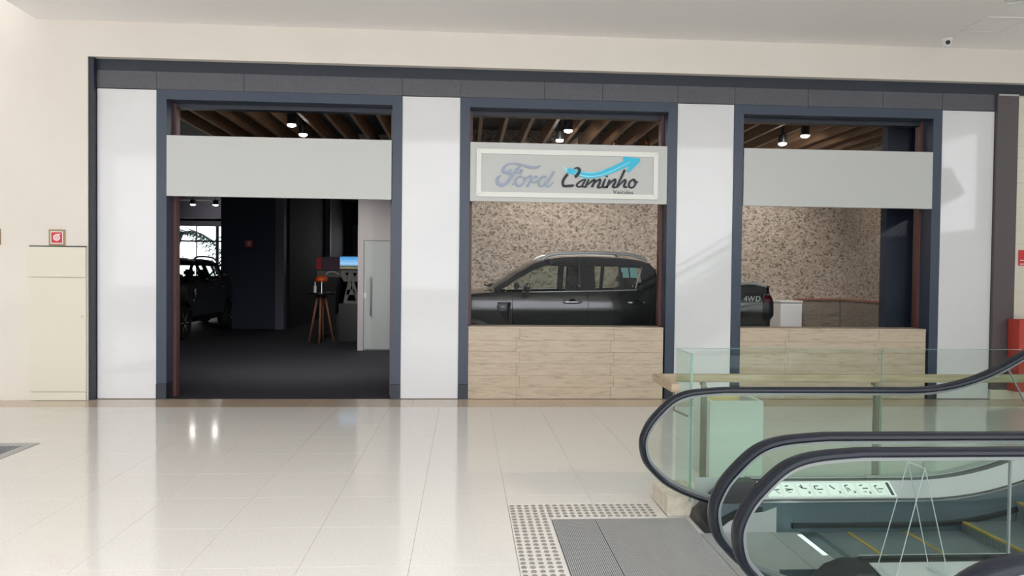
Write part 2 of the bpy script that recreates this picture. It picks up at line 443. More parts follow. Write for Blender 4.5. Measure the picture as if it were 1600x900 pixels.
# low travertine walls under the two windows, laid in long courses
def sill_wall(name, a, b, lab, joints):
    w = struct(box(name, a + .002, b - .002, YF + .03, 9.60, 0, .895, M_GROUT), lab)
    n = 6; hgt = .893 / n
    for r in range(n):
        e = [a] + [j + (.04 if r % 2 else 0) for j in joints] + [b]
        for p, q in zip(e[:-1], e[1:]):
            box('travertine_plank', p + .0012, q - .0012, YF - .004 + .002 * ((r * 7 + len(e)) % 2), YF + .029, r * hgt + .004, (r + 1) * hgt + .0025, M_TRAV, w, bevel=.0012)
    box('sill_cap', a, b, YF - .006, 9.60, .897, .921, M_TRAV, w, bevel=.003)
sill_wall('wall_sill_centre', .049, 2.548, 'low travertine wall under the sign window', [.66, 1.87])
sill_wall('wall_sill_right', 3.554, 6.05, 'low travertine wall under the window by the escalator', [4.16, 5.37])
# window panes above the sills
for n_, (a, b) in enumerate(((.087, 2.532), (3.589, 6.046))):
    w = struct(box('window_%d' % (n_ + 1), a, b, 9.546, 9.556, .922, 3.612, M_WGLASS), 'clear shop window pane')

# ---- right end: grey-brown column, cream tiled wall, red block
struct(box('column_right', 6.93, 7.215, YF - .05, 9.6, .135, 4.01, M_GREYB), 'tall grey-brown clad column at the right end of the shopfront')
struct(box('trim_3', 6.94, 7.21, YF - .056, YF - .0502, 3.985, 4.005, M_STEELD))
rw = struct(box('wall_right_of_shop', 7.217, XR, YF + .01, 9.7, 0, 4.005, M_GROUT))
for r in range(24):
    z0 = .14 + r * .16; z1 = min(z0 + .158, 4.004)
    for c in range(5):
        x0 = 7.218 + c * .62
        box('wall_tile', x0 + .001, min(x0 + .618, XR), YF - .008, YF + .009, z0, z1, M_CREAMT, rw)
bb = struct(box('baseboard_right', 6.93, XR, YF + .012, YF + .03, 0, .13, M_GROUT))
for c in range(11):
    x0 = 6.93 + c * .31
    box('base_tile', x0 + .001, x0 + .308, YF - .045, YF + .0118, .002, .131, M_CREAMT, bb, bevel=.001)
rb = thing('red_panel_box', 'tall red box standing against the cream tiled wall', 'box', (7.4, 9.1, .132))
box('body', 7.13, 7.75, 9.03, 9.23, .134, 1.07, M_RED, rb, bevel=.006)
MB().tube([(7.34 + .16 * math.cos(a_) + .06, 9.028, .80 + .06 * math.sin(a_)) for a_ in [x * .35 for x in range(18)]], .007, 6).build('painted_ring', M_TRIM, rb)
rs = thing('red_wall_sign', 'small red safety sign on the cream tiled wall', 'sign', (7.38, 9.27, 1.77))
box('plate', 7.29, 7.49, YF - .016, YF - .0085, 1.77, 1.975, M_REDS, rs)
box('white_line', 7.31, 7.46, YF - .0185, YF - .0162, 1.785, 1.797, M_WHITEP, rs); box('white_line', 7.31, 7.40, YF - .0185, YF - .0162, 1.835, 1.845, M_WHITEP, rs)

# ---- left: fire hose cabinet, hose signs, floor grating
cb = thing('fire_hose_cabinet', 'cream fire hose cabinet set in the wall left of the shopfront', 'cabinet', (-4.9, 9.19, 0))
box('upper_flap', -5.222, -4.556, 9.168, 9.20, 1.490, 1.852, M_CAB, cb, bevel=.003)
dr = box('door', -5.216, -4.556, 9.176, 9.20, .110, 1.484, M_CAB, cb, bevel=.003)
MB().lathe([(.012, 0), (.012, -.008), (.006, -.010)], (-4.60, 9.176, 1.02), axis='Y', n=12).build('lock', M_STEEL, dr)
box('kick_plate', -5.205, -4.556, 9.172, 9.20, .004, .104, M_CAB, cb, bevel=.002)
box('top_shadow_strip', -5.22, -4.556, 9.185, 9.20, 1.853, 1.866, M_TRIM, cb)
def hose_sign(x0, x1, z0, z1, y, lab, material=M_BRASS):
    s = thing('hose_sign', lab, 'sign', ((x0 + x1) / 2, y, z0), 'fire hose signs')
    w = x1 - x0; cx, cz = (x0 + x1) / 2, (z0 + z1) / 2
    box('bronze_plate', x0, x1, y - .010, y, z0, z1, material, s, bevel=.002)
    box('white_border', x0 + w * .12, x1 - w * .12, y - .0125, y - .0101, z0 + w * .12, z1 - w * .12, M_WHITEP, s)
    box('red_field', x0 + w * .17, x1 - w * .17, y - .0145, y - .0126, z0 + w * .17, z1 - w * .17, M_REDS, s)
    MB().lathe([(w * .21, -.0146), (w * .21, -.017), (w * .20, -.0172)], (cx, y, cz), axis='Y', n=32).build('hose_reel_disc', M_WHITEP, s)
    for rr in (.13, .07):
        b = MB(); n = 28
        for ring in (rr * w, (rr - .022) * w):
            b.v += [(cx + ring * math.cos(2 * math.pi * q / n), y - .0178, cz + ring * math.sin(2 * math.pi * q / n)) for q in range(n)]
        b.f = [(q, (q + 1) % n, n + (q + 1) % n, n + q) for q in range(n)]
        b.build('coil_line', M_REDS, s, solid=.0004)
    MB().prism_y([(cx - w * .02, cz + w * .22), (cx + w * .24, cz + w * .25), (cx + w * .24, cz + w * .19), (cx, cz + w * .15)], y - .0172, y - .0148).build('hose_tail', M_WHITEP, s)
hose_sign(-4.995, -4.805, 1.868, 2.062, 9.199, 'square fire hose sign right above the cream hose cabinet')
hose_sign(-5.74, -5.55, 1.868, 2.062, 9.199, 'square fire hose sign at the left edge of the wall')
gt = thing('floor_grating', 'dark grey ribbed floor grating at the left edge', 'grating', (-4.6, 6.2, 0))
MB().box(-5.6, -3.85, 6.82, 6.93, 0, .006).box(-3.94, -3.85, 5.4, 6.8195, 0, .006).build('frame', M_STEELD, gt)
b = MB()
for k in range(40):
    b.box(-5.58 + .041 * k, -5.58 + .041 * k + .024, 5.41, 6.815, 0, .005)
o = b.build('ribs', M_SKIRT, gt); o['kind'] = 'stuff'

# ================================================================== SHOWROOM SHELL
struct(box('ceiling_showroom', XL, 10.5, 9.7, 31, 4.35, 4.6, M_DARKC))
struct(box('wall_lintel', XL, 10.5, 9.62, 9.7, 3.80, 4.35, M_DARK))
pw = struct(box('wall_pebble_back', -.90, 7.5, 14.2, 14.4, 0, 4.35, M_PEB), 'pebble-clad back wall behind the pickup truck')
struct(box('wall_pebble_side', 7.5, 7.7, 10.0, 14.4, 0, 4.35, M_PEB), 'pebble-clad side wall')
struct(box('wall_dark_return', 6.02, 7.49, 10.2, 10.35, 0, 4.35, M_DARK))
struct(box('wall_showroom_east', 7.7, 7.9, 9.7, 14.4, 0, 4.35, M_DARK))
# wainscot in the corner
wt = thing('wainscot', 'grey travertine counter along the foot of the pebble wall', 'counter', (7.0, 14.1, 0))
for a, b in ((6.49, 7.02), (7.02, 7.38)):
    box('stone_panel', a + .002, b - .002, 14.05, 14.19, 0, 1.13, M_TRAVD, wt)
for a, b in ((12.3, 13.2), (13.2, 14.048)):
    box('stone_panel', 7.385, 7.49, a + .002, b - .002, 0, 1.13, M_TRAVD, wt)
box('cap', 6.49, 7.49, 14.02, 14.195, 1.131, 1.162, M_LEGW, wt); box('cap', 7.36, 7.49, 12.3, 14.019, 1.131, 1.162, M_LEGW, wt)
wb = thing('white_cabinet', 'white low cabinet behind the pickup tailgate', 'cabinet', (6.3, 13.9, 0))
box('carcass', 6.05, 6.47, 13.75, 14.19, 0, 1.09, M_WHITEP, wb); box('door', 6.06, 6.46, 13.735, 13.7495, .03, 1.05, M_WHITEP, wb, bevel=.002); box('top', 6.04, 6.48, 13.73, 14.19, 1.0905, 1.125, M_WHITEP, wb, bevel=.003)
# left half of the showroom: dark walls, back windows
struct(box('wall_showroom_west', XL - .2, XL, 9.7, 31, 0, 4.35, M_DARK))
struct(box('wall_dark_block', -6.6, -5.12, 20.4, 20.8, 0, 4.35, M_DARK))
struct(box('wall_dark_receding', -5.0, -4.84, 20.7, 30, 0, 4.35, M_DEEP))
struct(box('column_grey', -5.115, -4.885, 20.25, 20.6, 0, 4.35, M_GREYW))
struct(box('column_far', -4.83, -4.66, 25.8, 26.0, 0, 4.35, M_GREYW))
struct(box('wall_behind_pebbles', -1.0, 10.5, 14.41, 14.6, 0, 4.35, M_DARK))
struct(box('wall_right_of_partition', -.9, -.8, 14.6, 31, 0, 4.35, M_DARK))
# west back wall with a big window
bw = MB(); bw.box(XL, -11.74, 28, 28.2, 0, 4.35); bw.box(-11.7399, -7.4301, 28, 28.2, 3.24, 4.35); bw.box(-11.7399, -7.4301, 28, 28.2, 0, .74); bw.box(-7.43, -5.0, 28, 28.2, 0, 4.35)
struct(bw.build('wall_window_back', M_GREYW))
w3 = struct(box('window_3', -11.74, -7.43, 28.08, 28.09, .74, 3.24, M_WGLASS), 'bright back window with palms outside')
for x, hw in ((-9.95, .019), (-9.20, .054), (-8.5, .019)):
    box('mullion', x - hw, x + hw, 28.02, 28.07, .74, 3.24, M_NAVYD, w3)
box('transom', -11.74, -7.43, 28.015, 28.075, 2.62, 2.68, M_NAVYD, w3); box('frame_head', -11.74, -7.43, 28.01, 28.08, 3.205, 3.245, M_GREYW, w3)
# far right back window
b2 = MB(); b2.box(-4.84, -4.36, 30, 30.2, 0, 4.35); b2.box(-4.36, -.8, 30, 30.2, 3.35, 4.35); b2.box(-4.36, -.8, 30, 30.2, 0, 2.15); b2.box(-1.6, -.8, 30, 30.2, 0, 4.35)
struct(b2.build('wall_far_back', M_DARK)); w4 = struct(box('window_4', -4.36, -1.6, 30.08, 30.09, 2.15, 3.35, M_WGLASS), 'far back window')
box('mullion', -4.5, -4.30, 29.9, 30.0, 2.0, 3.45, M_GREYW, w4); box('transom', -4.36, -1.6, 30.02, 30.07, 2.42, 2.47, M_GREYW, w4)
# white partition block with a door
pt = struct(MB().box(-2.155, -2.04, 15.0, 15.3, 0, 4.35).box(-2.04, -.9, 15.0, 15.3, 2.225, 4.35).box(-2.04, -.9, 15.05, 15.3, 0, 2.2245).build('wall_partition', M_DOORF), 'light partition wall inside the shop')
d1 = struct(box('door_1', -2.028, -.91, 15.01, 15.045, .03, 2.215, M_DOORW), 'flush pale grey door in the partition')
MB().tube([(-1.89, 14.96, .70), (-1.89, 14.96, 1.49)], .014, 10).build('pull_handle', M_STEEL, d1)
for z in (.78, 1.41): MB().tube([(-1.89, 14.96, z), (-1.89, 15.01, z)], .008, 8).build('handle_post', M_STEEL, d1)
box('lock_plate', -2.03, -1.98, 14.995, 15.009, 1.05, 1.17, M_WHITEP, d1, bevel=.003)

STROKES = [
  ('F', [(0.563,2.909,0.007),(0.548,2.874,0.023),(0.503,2.856,0.031),(0.464,2.875,0.035),(0.469,2.912,0.031),(0.5,2.948,0.024),(0.55,2.968,0.017),(0.615,2.97,0.018),(0.685,2.959,0.02),(0.761,2.939,0.028),(0.827,2.925,0.031),(0.882,2.93,0.028),(0.932,2.954,0.013)]),
  ('F', [(0.685,2.949,0.023),(0.636,2.901,0.028),(0.596,2.85,0.03),(0.552,2.784,0.038),(0.507,2.728,0.04),(0.452,2.7,0.038),(0.407,2.711,0.038),(0.389,2.751,0.035),(0.398,2.789,0.03),(0.441,2.819,0.015)]),
  ('F', [(0.526,2.828,0.013),(0.561,2.845,0.013),(0.616,2.853,0.013),(0.676,2.854,0.013),(0.702,2.842,0.008)]),
  ('F', [(0.681,2.867,0.008),(0.679,2.884,0.009),(0.694,2.898,0.009),(0.709,2.885,0.009),(0.696,2.867,0.008)]),
  ('o', [(0.578,2.704,0.013),(0.617,2.745,0.02)]),
  ('o', [(0.697,2.813,0.019),(0.657,2.806,0.025),(0.622,2.765,0.03),(0.625,2.72,0.03),(0.658,2.693,0.024),(0.708,2.712,0.021),(0.733,2.762,0.023),(0.727,2.807,0.023)]),
  ('r', [(0.73,2.757,0.018),(0.773,2.803,0.021),(0.808,2.819,0.022),(0.823,2.799,0.024),(0.804,2.749,0.029),(0.769,2.685,0.03)]),
  ('r', [(0.804,2.754,0.018),(0.843,2.797,0.019),(0.878,2.814,0.024),(0.891,2.796,0.025)]),
  ('r', [(0.819,2.759,0.02),(0.859,2.74,0.017),(0.904,2.766,0.015)]),
  ('d', [(1.01,2.813,0.023),(0.969,2.812,0.025),(0.924,2.771,0.028),(0.915,2.721,0.028),(0.941,2.691,0.023),(0.981,2.717,0.021),(1.013,2.768,0.021)]),
  ('d', [(1.105,2.882,0.029),(1.065,2.814,0.027),(1.021,2.738,0.026),(1.012,2.697,0.025),(1.047,2.694,0.019),(1.102,2.754,0.009)]),
  ('C', [(1.281,2.852,0.032),(1.243,2.807,0.033),(1.219,2.755,0.034),(1.224,2.714,0.032),(1.24,2.701,0.03),(1.285,2.704,0.032),(1.337,2.708,0.03),(1.362,2.717,0.012)]),
  ('C', [(1.359,2.924,0.012),(1.4,2.933,0.02),(1.428,2.915,0.032),(1.421,2.875,0.036),(1.393,2.834,0.038),(1.371,2.816,0.032)]),
  ('a', [(1.515,2.792,0.016),(1.467,2.779,0.022),(1.418,2.746,0.022),(1.394,2.714,0.021),(1.419,2.694,0.02),(1.455,2.703,0.018),(1.491,2.748,0.017)]),
  ('a', [(1.507,2.784,0.018),(1.475,2.731,0.024),(1.468,2.703,0.022),(1.496,2.695,0.022),(1.525,2.698,0.018)]),
  ('m', [(1.548,2.793,0.022),(1.528,2.744,0.026),(1.51,2.696,0.028)]),
  ('m', [(1.529,2.716,0.016),(1.581,2.765,0.024),(1.621,2.786,0.027),(1.616,2.75,0.028),(1.586,2.693,0.028)]),
  ('m', [(1.621,2.745,0.018),(1.657,2.777,0.023),(1.693,2.791,0.025),(1.689,2.751,0.027),(1.665,2.697,0.029),(1.699,2.692,0.02),(1.726,2.709,0.018)]),
  ('i', [(1.761,2.802,0.022),(1.734,2.738,0.029),(1.73,2.702,0.027),(1.767,2.696,0.021),(1.789,2.708,0.018)]),
  ('i', [(1.776,2.841,0.027),(1.777,2.823,0.027)]),
  ('n', [(1.815,2.794,0.027),(1.794,2.73,0.029),(1.776,2.69,0.027)]),
  ('n', [(1.803,2.726,0.018),(1.848,2.776,0.025),(1.884,2.795,0.027),(1.884,2.759,0.027),(1.858,2.709,0.029),(1.885,2.696,0.022),(1.921,2.706,0.02)]),
  ('h', [(2.007,2.921,0.029),(1.974,2.846,0.027),(1.943,2.783,0.025),(1.908,2.71,0.02)]),
  ('h', [(1.912,2.701,0.018),(1.966,2.756,0.022),(2.007,2.793,0.023),(2.02,2.775,0.025),(1.999,2.716,0.027),(2.015,2.701,0.022),(2.042,2.706,0.018)]),
  ('o2', [(2.123,2.804,0.022),(2.08,2.776,0.025),(2.06,2.735,0.025),(2.076,2.7,0.022),(2.113,2.7,0.022),(2.144,2.737,0.022),(2.144,2.782,0.022),(2.116,2.804,0.022)]),
  ('o2', [(2.125,2.782,0.018),(2.148,2.762,0.02),(2.18,2.774,0.013)]),
  ('sw', [(1.275,2.895,0.064),(1.375,2.879,0.071),(1.496,2.85,0.078),(1.603,2.845,0.076),(1.724,2.872,0.076),(1.852,2.92,0.079),(1.98,2.979,0.086),(2.087,3.028,0.081),(2.137,3.05,0.064)]),
  ('fr', [(1.207,2.95,0.006),(1.282,2.909,0.01)]),
  ('fr', [(1.214,2.924,0.006),(1.282,2.902,0.01)]),
  ('fr', [(1.218,2.897,0.006),(1.275,2.895,0.01)]),
  ('fr', [(1.24,2.877,0.006),(1.282,2.884,0.01)]),
  ('li', [(1.354,2.868,0.01),(1.496,2.832,0.016),(1.625,2.833,0.013),(1.753,2.865,0.011),(1.895,2.928,0.011),(2.066,3.02,0.007)]),
  ('li', [(1.375,2.893,0.006),(1.496,2.878,0.01),(1.624,2.878,0.008),(1.745,2.908,0.006)]),
]
ARROW_HEAD = [(1.987, 3.04), (1.979, 3.071), (2.0, 3.089), (2.101, 3.079), (2.202, 3.069), (2.206, 3.034), (2.138, 2.961), (2.061, 2.889), (2.028, 2.903), (2.06, 2.953), (2.03, 2.984)]

# ================================================================== SHOP SIGN
sg = thing('shop_sign', 'framed shop sign with silver and dark script lettering and a cyan arrow', 'sign', (1.28, YF - .036, 2.55))
ya = YF - .0352
x0, x1, z0, z1 = .132, 2.436, 2.551, 3.149; fwid = .062
for pts in ([(x0, z0), (x1, z0), (x1 - fwid, z0 + fwid), (x0 + fwid, z0 + fwid)], [(x0, z1), (x0 + fwid, z1 - fwid), (x1 - fwid, z1 - fwid), (x1, z1)],
            [(x0, z0 + .002), (x0 + fwid, z0 + fwid + .001), (x0 + fwid, z1 - fwid - .001), (x0, z1 - .002)], [(x1, z0 + .002), (x1, z1 - .002), (x1 - fwid, z1 - fwid - .001), (x1 - fwid, z0 + fwid + .001)]):
    MB().prism_y(pts, ya - .022, ya).build('frame_bar', M_PANELF, sg, bevel=.002)
box('board', x0 + fwid + .001, x1 - fwid - .001, ya - .006, ya, z0 + fwid + .001, z1 - fwid - .001, M_PANEL, sg)
def ribbon(b, pts, yb, yf, n=6):
    c = catmull(pts, n); L = []; R = []
    for i, (x, z, w) in enumerate(c):
        p = c[max(i - 1, 0)]; q = c[min(i + 1, len(c) - 1)]
        tx, tz = q[0] - p[0], q[1] - p[1]; l = math.hypot(tx, tz) or 1; nx, nz = -tz / l, tx / l
        L.append((x + nx * w / 2, z + nz * w / 2)); R.append((x - nx * w / 2, z - nz * w / 2))
    m_ = len(c)
    vs = [(x, yf, z) for x, z in L] + [(x, yf, z) for x, z in R] + [(x, yb, z) for x, z in L] + [(x, yb, z) for x, z in R]
    fs = []
    for i in range(m_ - 1):
        fs += [(i, i + 1, m_ + i + 1, m_ + i), (2 * m_ + i, 3 * m_ + i, 3 * m_ + i + 1, 2 * m_ + i + 1), (i, 2 * m_ + i, 2 * m_ + i + 1, i + 1), (m_ + i, m_ + i + 1, 3 * m_ + i + 1, 3 * m_ + i)]
    fs += [(0, m_, 3 * m_, 2 * m_), (m_ - 1, 3 * m_ - 1, 4 * m_ - 1, 2 * m_ - 1)]
    b.add(vs, fs)
by = {}
for k, pts in STROKES: by.setdefault(k, []).append(pts)
yb0 = ya - .0062
for key, lst in by.items():
    if key in ('sw', 'li', 'fr'): continue
    b = MB()
    for i, pts in enumerate(lst): ribbon(b, pts, yb0 - .008 if key not in 'Ford' else yb0, yb0 - .016 - .0005 * i)
    first = key in ('F', 'o', 'r', 'd')
    b.build('letter', M_LETB if first else M_LETD, sg)
b = MB(); ribbon(b, by['sw'][0], yb0, yb0 - .006); sw = b.build('arrow_shaft', M_CYAN, sg)
b = MB(); b.prism_y(ARROW_HEAD, yb0 - .0068, yb0); b.build('arrow_head', M_CYAN, sg)
for p in by['li']:
    b = MB(); ribbon(b, p, yb0 - .0071, yb0 - .0078); b.build('arrow_highlight', M_CYANL, sg)
b = MB()
for i, p in enumerate(by['fr']): ribbon(b, p, yb0, yb0 - .003 - i * .0005)
o = b.build('arrow_fraying', M_CYANL, sg); o['kind'] = 'stuff'
letters('Ve\u00edculos', 1.862, yb0 - .003, 2.612, .075, .002, M_LETD, sg, gap=.05, sx=.98)

# ================================================================== WOODEN CEILING SLATS AND SPOTLIGHTS
SZ = 3.95
for k in range(-12, 19):
    x = .228 + .391 * k
    if x > 7.3: break
    y1 = 14.19 if x > -.85 else 18.0
    sl = box('ceiling_slat', x - .028, x + .028, 9.75, y1, SZ, SZ + .27, M_WOODR)
    tag(sl, 'reddish brown wooden slat hung under the dark shop ceiling', 'ceiling slat', 'wooden slats under the shop ceiling')
LAMPS = [(-2.645, 11.4, 'nearer spotlight of the pair over the doorway'), (-2.645, 12.19, 'farther spotlight of the pair over the doorway'),
         (1.572, 11.35, 'nearer spotlight of the pair above the framed sign'), (1.545, 12.18, 'farther spotlight of the pair above the framed sign'),
         (5.32, 11.31, 'nearer spotlight of the pair by the right window'), (5.27, 12.03, 'farther spotlight of the pair by the right window')]
def spot(x, y, zb, lab, aim, power, r=.068, blend=.6, size=75, lens=M_LAMP, drop=.15):
    t = thing('spotlight', 'black cylinder with bright lens, ' + lab, 'spotlight', (x, y, zb + .3), 'black ceiling spotlights')
    MB().lathe([(r * .85, .012), (r, .014), (r, .155), (r * .8, .165)], (x, y, zb), n=20).build('can', M_BLACK, t, smooth=True, autos=.6)
    MB().lathe([(r * .55, -.020), (r * .9, -.006), (r * .95, .011)], (x, y, zb), n=20).build('lens', lens, t, smooth=True)
    MB().tube([(x, y, zb + .16), (x, y, 4.352)], .012, 8).build('stem', M_BLACK, t)
    ld = bpy.data.lights.new('spot_beam', 'SPOT'); ld.energy = power; ld.spot_size = math.radians(size); ld.spot_blend = blend; ld.shadow_soft_size = .05; ld.color = (1, .95, .88)
    lo = bpy.data.objects.new('spot_beam', ld); COL.objects.link(lo); lo.parent = t
    lo.location = (0, 0, -.3 - .03)
    lo.rotation_euler = (Vector(aim) - Vector((x, y, zb - .03))).to_track_quat('-Z', 'Y').to_euler()
for i, (x, y, lab) in enumerate(LAMPS):
    ty = 14.1 if i > 1 else 14.0
    aim = (x + (-.4 if i % 2 else .8), ty, 1.9) if i > 1 else (x, y + 2, 0)
    spot(x, y, 3.80, lab, aim, 150 if i > 1 else 130, size=110, drop=.0)
for x, y in ((2.55, 12.6), (3.05, 12.3)):
    t = thing('copper_pendant', 'small copper tube pendant ' + ('farther from' if y > 12.5 else 'nearer to') + ' the right end of the sign window', 'pendant', (x, y, 3.9), 'copper pendants')
    MB().lathe([(.035, 3.62), (.045, 3.63), (.04, 3.86), (.02, 3.88)], (x, y, 0), n=16).build('tube', M_COPPER, t, smooth=True, autos=.6)
    MB().tube([(x, y, 3.88), (x, y, 4.35)], .006, 6).build('cord', M_BLACK, t)
# far lamps by the back window, on a rail
rl = box('ceiling_rail', -11.9, -6.7, 24.9, 24.95, 3.86, 3.90, M_SILV); tag(rl, 'thin pale rail under the ceiling before the back window', 'lamp rail')
for x, lab in ((-8.85, 'left lamp on the rail by the back window'), (-8.13, 'right lamp on the rail by the back window')):
    spot(x, 24.6, 3.70, lab, (x, 27.2, 3.3), 60, r=.085)
bk = struct(box('ceiling_bulkhead', -12.5, -6.61, 27.3, 27.5, 3.45, 4.35, M_GREYW), 'grey bulkhead above the back window')

# ================================================================== PICKUP TRUCK
def lerp(a, b, t): return a + (b - a) * t
def curve(pts):
    def f(x):
        if x <= pts[0][0]: return pts[0][1]
        for (xa, za), (xb, zb) in zip(pts[:-1], pts[1:]):
            if x <= xb:
                t = (x - xa) / (xb - xa); t = t * t * (3 - 2 * t) * .35 + t * .65
                return lerp(za, zb, t)
        return pts[-1][1]
    return f
TY, HWID = 11.97, .97            # centre line and half width
BELT = curve([(-.83, 1.02), (-.60, 1.18), (-.2, 1.255), (.42, 1.305), (.9, 1.325), (2.0, 1.35), (2.95, 1.385), (2.98, 1.44), (3.3, 1.455), (4.55, 1.46), (4.72, 1.44)])
ROOF = curve([(.40, 1.345), (.6, 1.47), (.85, 1.63), (1.08, 1.755), (1.25, 1.815), (1.5, 1.85), (1.9, 1.865), (2.4, 1.85), (2.7, 1.815), (2.85, 1.765), (2.93, 1.68)])
TAPER = curve([(-.83, .80), (-.7, .90), (-.4, .97), (.1, 1.0), (4.3, 1.0), (4.66, .975), (4.72, .95)])
BODYW = curve([(.35, .90), (.50, .935), (.70, .955), (.86, .975), (.94, .99), (1.02, 1.0), (1.10, 1.0), (1.18, .992), (1.24, .975), (1.30, .948), (1.38, .925), (1.46, .90)])
def w_at(x, z):
    bz = BELT(x)
    if z <= bz or x > 2.98 or x < .38:
        return HWID * BODYW(z) * TAPER(x)
    return HWID * BODYW(bz) - .015 - (z - bz) * (.40 + .10 * (z - bz))
def arch_low(x, zb=.44):
    z = zb
    for ax in (.08, 3.36):
        d = abs(x - ax)
        if d < .455: z = max(z, .40 + math.sqrt(.455 ** 2 - d * d))
    return z
def side(b, xa, xb, lo, hi, s, nx=24, nz=10, off=0.0):
    def fn(u, v):
        x = lerp(xa, xb, u); z = lerp(lo(x), hi(x), v)
        return (x, TY + s * (w_at(x, z) + off), z)
    return b.grid(fn, nx, nz)
K = lambda c: (lambda x: c)
tk = thing('pickup_truck', 'dark grey double-cab pickup truck displayed in front of the pebble wall', 'pickup truck', (1.9, TY, 0))
G = .004
A_TOP = lambda x: ROOF(x) - .0
ROOFE = lambda x: min(ROOF(x) - .035, 1.785)     # upper edge of the side glass frame
for s in (-1, 1):
    side(MB(), -.80, .716 - G, arch_low, lambda x: BELT(x), s, 56, 12).build('front_fender', M_PAINT, tk, smooth=True, solid=.012)
    fd = side(MB(), .716 + G, 1.861 - G, lambda x: arch_low(x, .50), lambda x: BELT(x) - .012, s, 16, 14).build('front_door', M_PAINT, tk, smooth=True, solid=.012)
    rd = side(MB(), 1.861 + G, 2.80, lambda x: max(.50, arch_low(x) + .0) if x < 2.9 else .5, lambda x: BELT(x) - .012, s, 16, 14).build('rear_door', M_PAINT, tk, smooth=True, solid=.012)
    side(MB(), 2.80 + G, 2.955, arch_low, lambda x: BELT(x) - .012, s, 6, 14).build('cab_corner', M_PAINT, tk, smooth=True, solid=.012)
    side(MB(), .72, 2.80, K(.36), K(.49), s, 12, 3, -.02).build('rocker_panel', M_TRIM, tk, smooth=True, solid=.01)
    side(MB(), 2.975, 4.70, arch_low, lambda x: BELT(x), s, 60, 12).build('bed_side', M_PAINT, tk, smooth=True, solid=.012)
    # greenhouse: pillars, window glass
    lowb = lambda x: BELT(x) - .010
    ar = side(MB(), .44, 1.30, lambda x: max(ROOFE(x) - .055 - .0, lowb(x)), lambda x: max(ROOF(x) + .002, lowb(x) + .01), s, 30, 3).build('a_pillar', M_TRIM, tk, smooth=True, solid=.02)
    side(MB(), 1.30, 2.70, lambda x: ROOFE(x) - .05, lambda x: ROOF(x) - .0, s, 20, 3).build('roof_side', M_PAINT, tk, smooth=True, solid=.02)
    side(MB(), 1.755, 1.985, lowb, lambda x: ROOFE(x) - .05, s, 4, 6, -.002).build('b_pillar', M_TRIM, tk, smooth=True, solid=.03)
    side(MB(), 2.70, 2.945, lowb, lambda x: ROOF(x), s, 8, 8).build('c_pillar', M_PAINT, tk, smooth=True, solid=.03)
    side(MB(), .74, 1.755, lambda x: lowb(x), lambda x: max(ROOFE(x) - .055, lowb(x) + .002), s, 22, 8, -.012).build('front_side_window', M_AGLASS, tk, smooth=True)
    rw_ = side(MB(), 1.985, 2.70, lambda x: lowb(x), lambda x: ROOFE(x) - .05, s, 10, 8, -.012).build('rear_side_window', M_AGLASS, tk, smooth=True)
    side(MB(), 1.60, 1.70, lambda x: lowb(x), lambda x: ROOFE(x) - .052, s, 3, 6, -.08).build('seat_belt_post', M_SEAT, tk, smooth=True, solid=.04)
    side(MB(), 2.36, 2.42, lambda x: lowb(x), lambda x: ROOFE(x) - .05, s, 3, 6, -.004).build('window_divider', M_TRIM, tk, smooth=True, solid=.02)
    # chrome belt line
    MB().tube([(x, TY + s * (w_at(x, BELT(x) - .012) + .004), BELT(x) - .010) for x in [.86 + .05 * i for i in range(36)]], .008, 6).build('belt_moulding', M_SILV, tk, smooth=True)
    MB().tube([(2.60 + .02 * i, TY + s * (w_at(2.60, BELT(2.6) + .05 * i + .01) - .0), BELT(2.6) + .015 + .052 * i) for i in range(7)], .010, 6).build('window_end_trim', M_SILV, tk, smooth=True)
    # roof rail
    MB().tube(catmull([(1.17, TY + s * .735, 1.80), (1.26, TY + s * .73, 1.868), (1.45, TY + s * .72, 1.905), (2.0, TY + s * .715, 1.922), (2.5, TY + s * .72, 1.905), (2.70, TY + s * .73, 1.858), (2.80, TY + s * .735, 1.805)], 5), .024, 8).build('roof_rail', M_SILV, tk, smooth=True)
    # wheel arch cladding, wheels
    for ax in (.08, 3.36):
        b = MB()
        def arch(u, v, ax=ax):
            a = math.pi * (1 - u); r = .452 + .055 * v
            x = ax + r * math.cos(a); z = .40 + r * math.sin(a)
            return (x, TY + s * (w_at(x, min(z, 1.0)) + .016 - .010 * v), z)
        b.grid(arch, 28, 3).build('wheel_arch_cladding', M_TRIM, tk, smooth=True, solid=.02)
        yy = TY + s * .82
        wh = MB().lathe([(.26, -.12), (.36, -.13), (.385, -.10), (.39, 0), (.385, .10), (.36, .13), (.26, .12)], (ax, yy, .39), axis='Y', n=32).build('tyre', M_TYRE, tk, smooth=True, autos=.8)
        MB().lathe([(.0, .06), (.06, .10), (.08, .085), (.22, .06), (.255, .115), (.262, .10), (.262, -.10), (.0, -.1)], (ax, yy, .39), axis='Y', n=32).build('rim', M_SILV, wh, smooth=True, autos=.5)
        b = MB()
        for q in range(6):
            a = q * math.pi / 3
            b.tube([(ax + .05 * math.cos(a), yy + s * .105, .39 + .05 * math.sin(a)), (ax + .25 * math.cos(a), yy + s * .10, .39 + .25 * math.sin(a))], .022, 6)
        sp = b.build('spokes', M_SILV, wh, smooth=True); sp['kind'] = 'stuff'
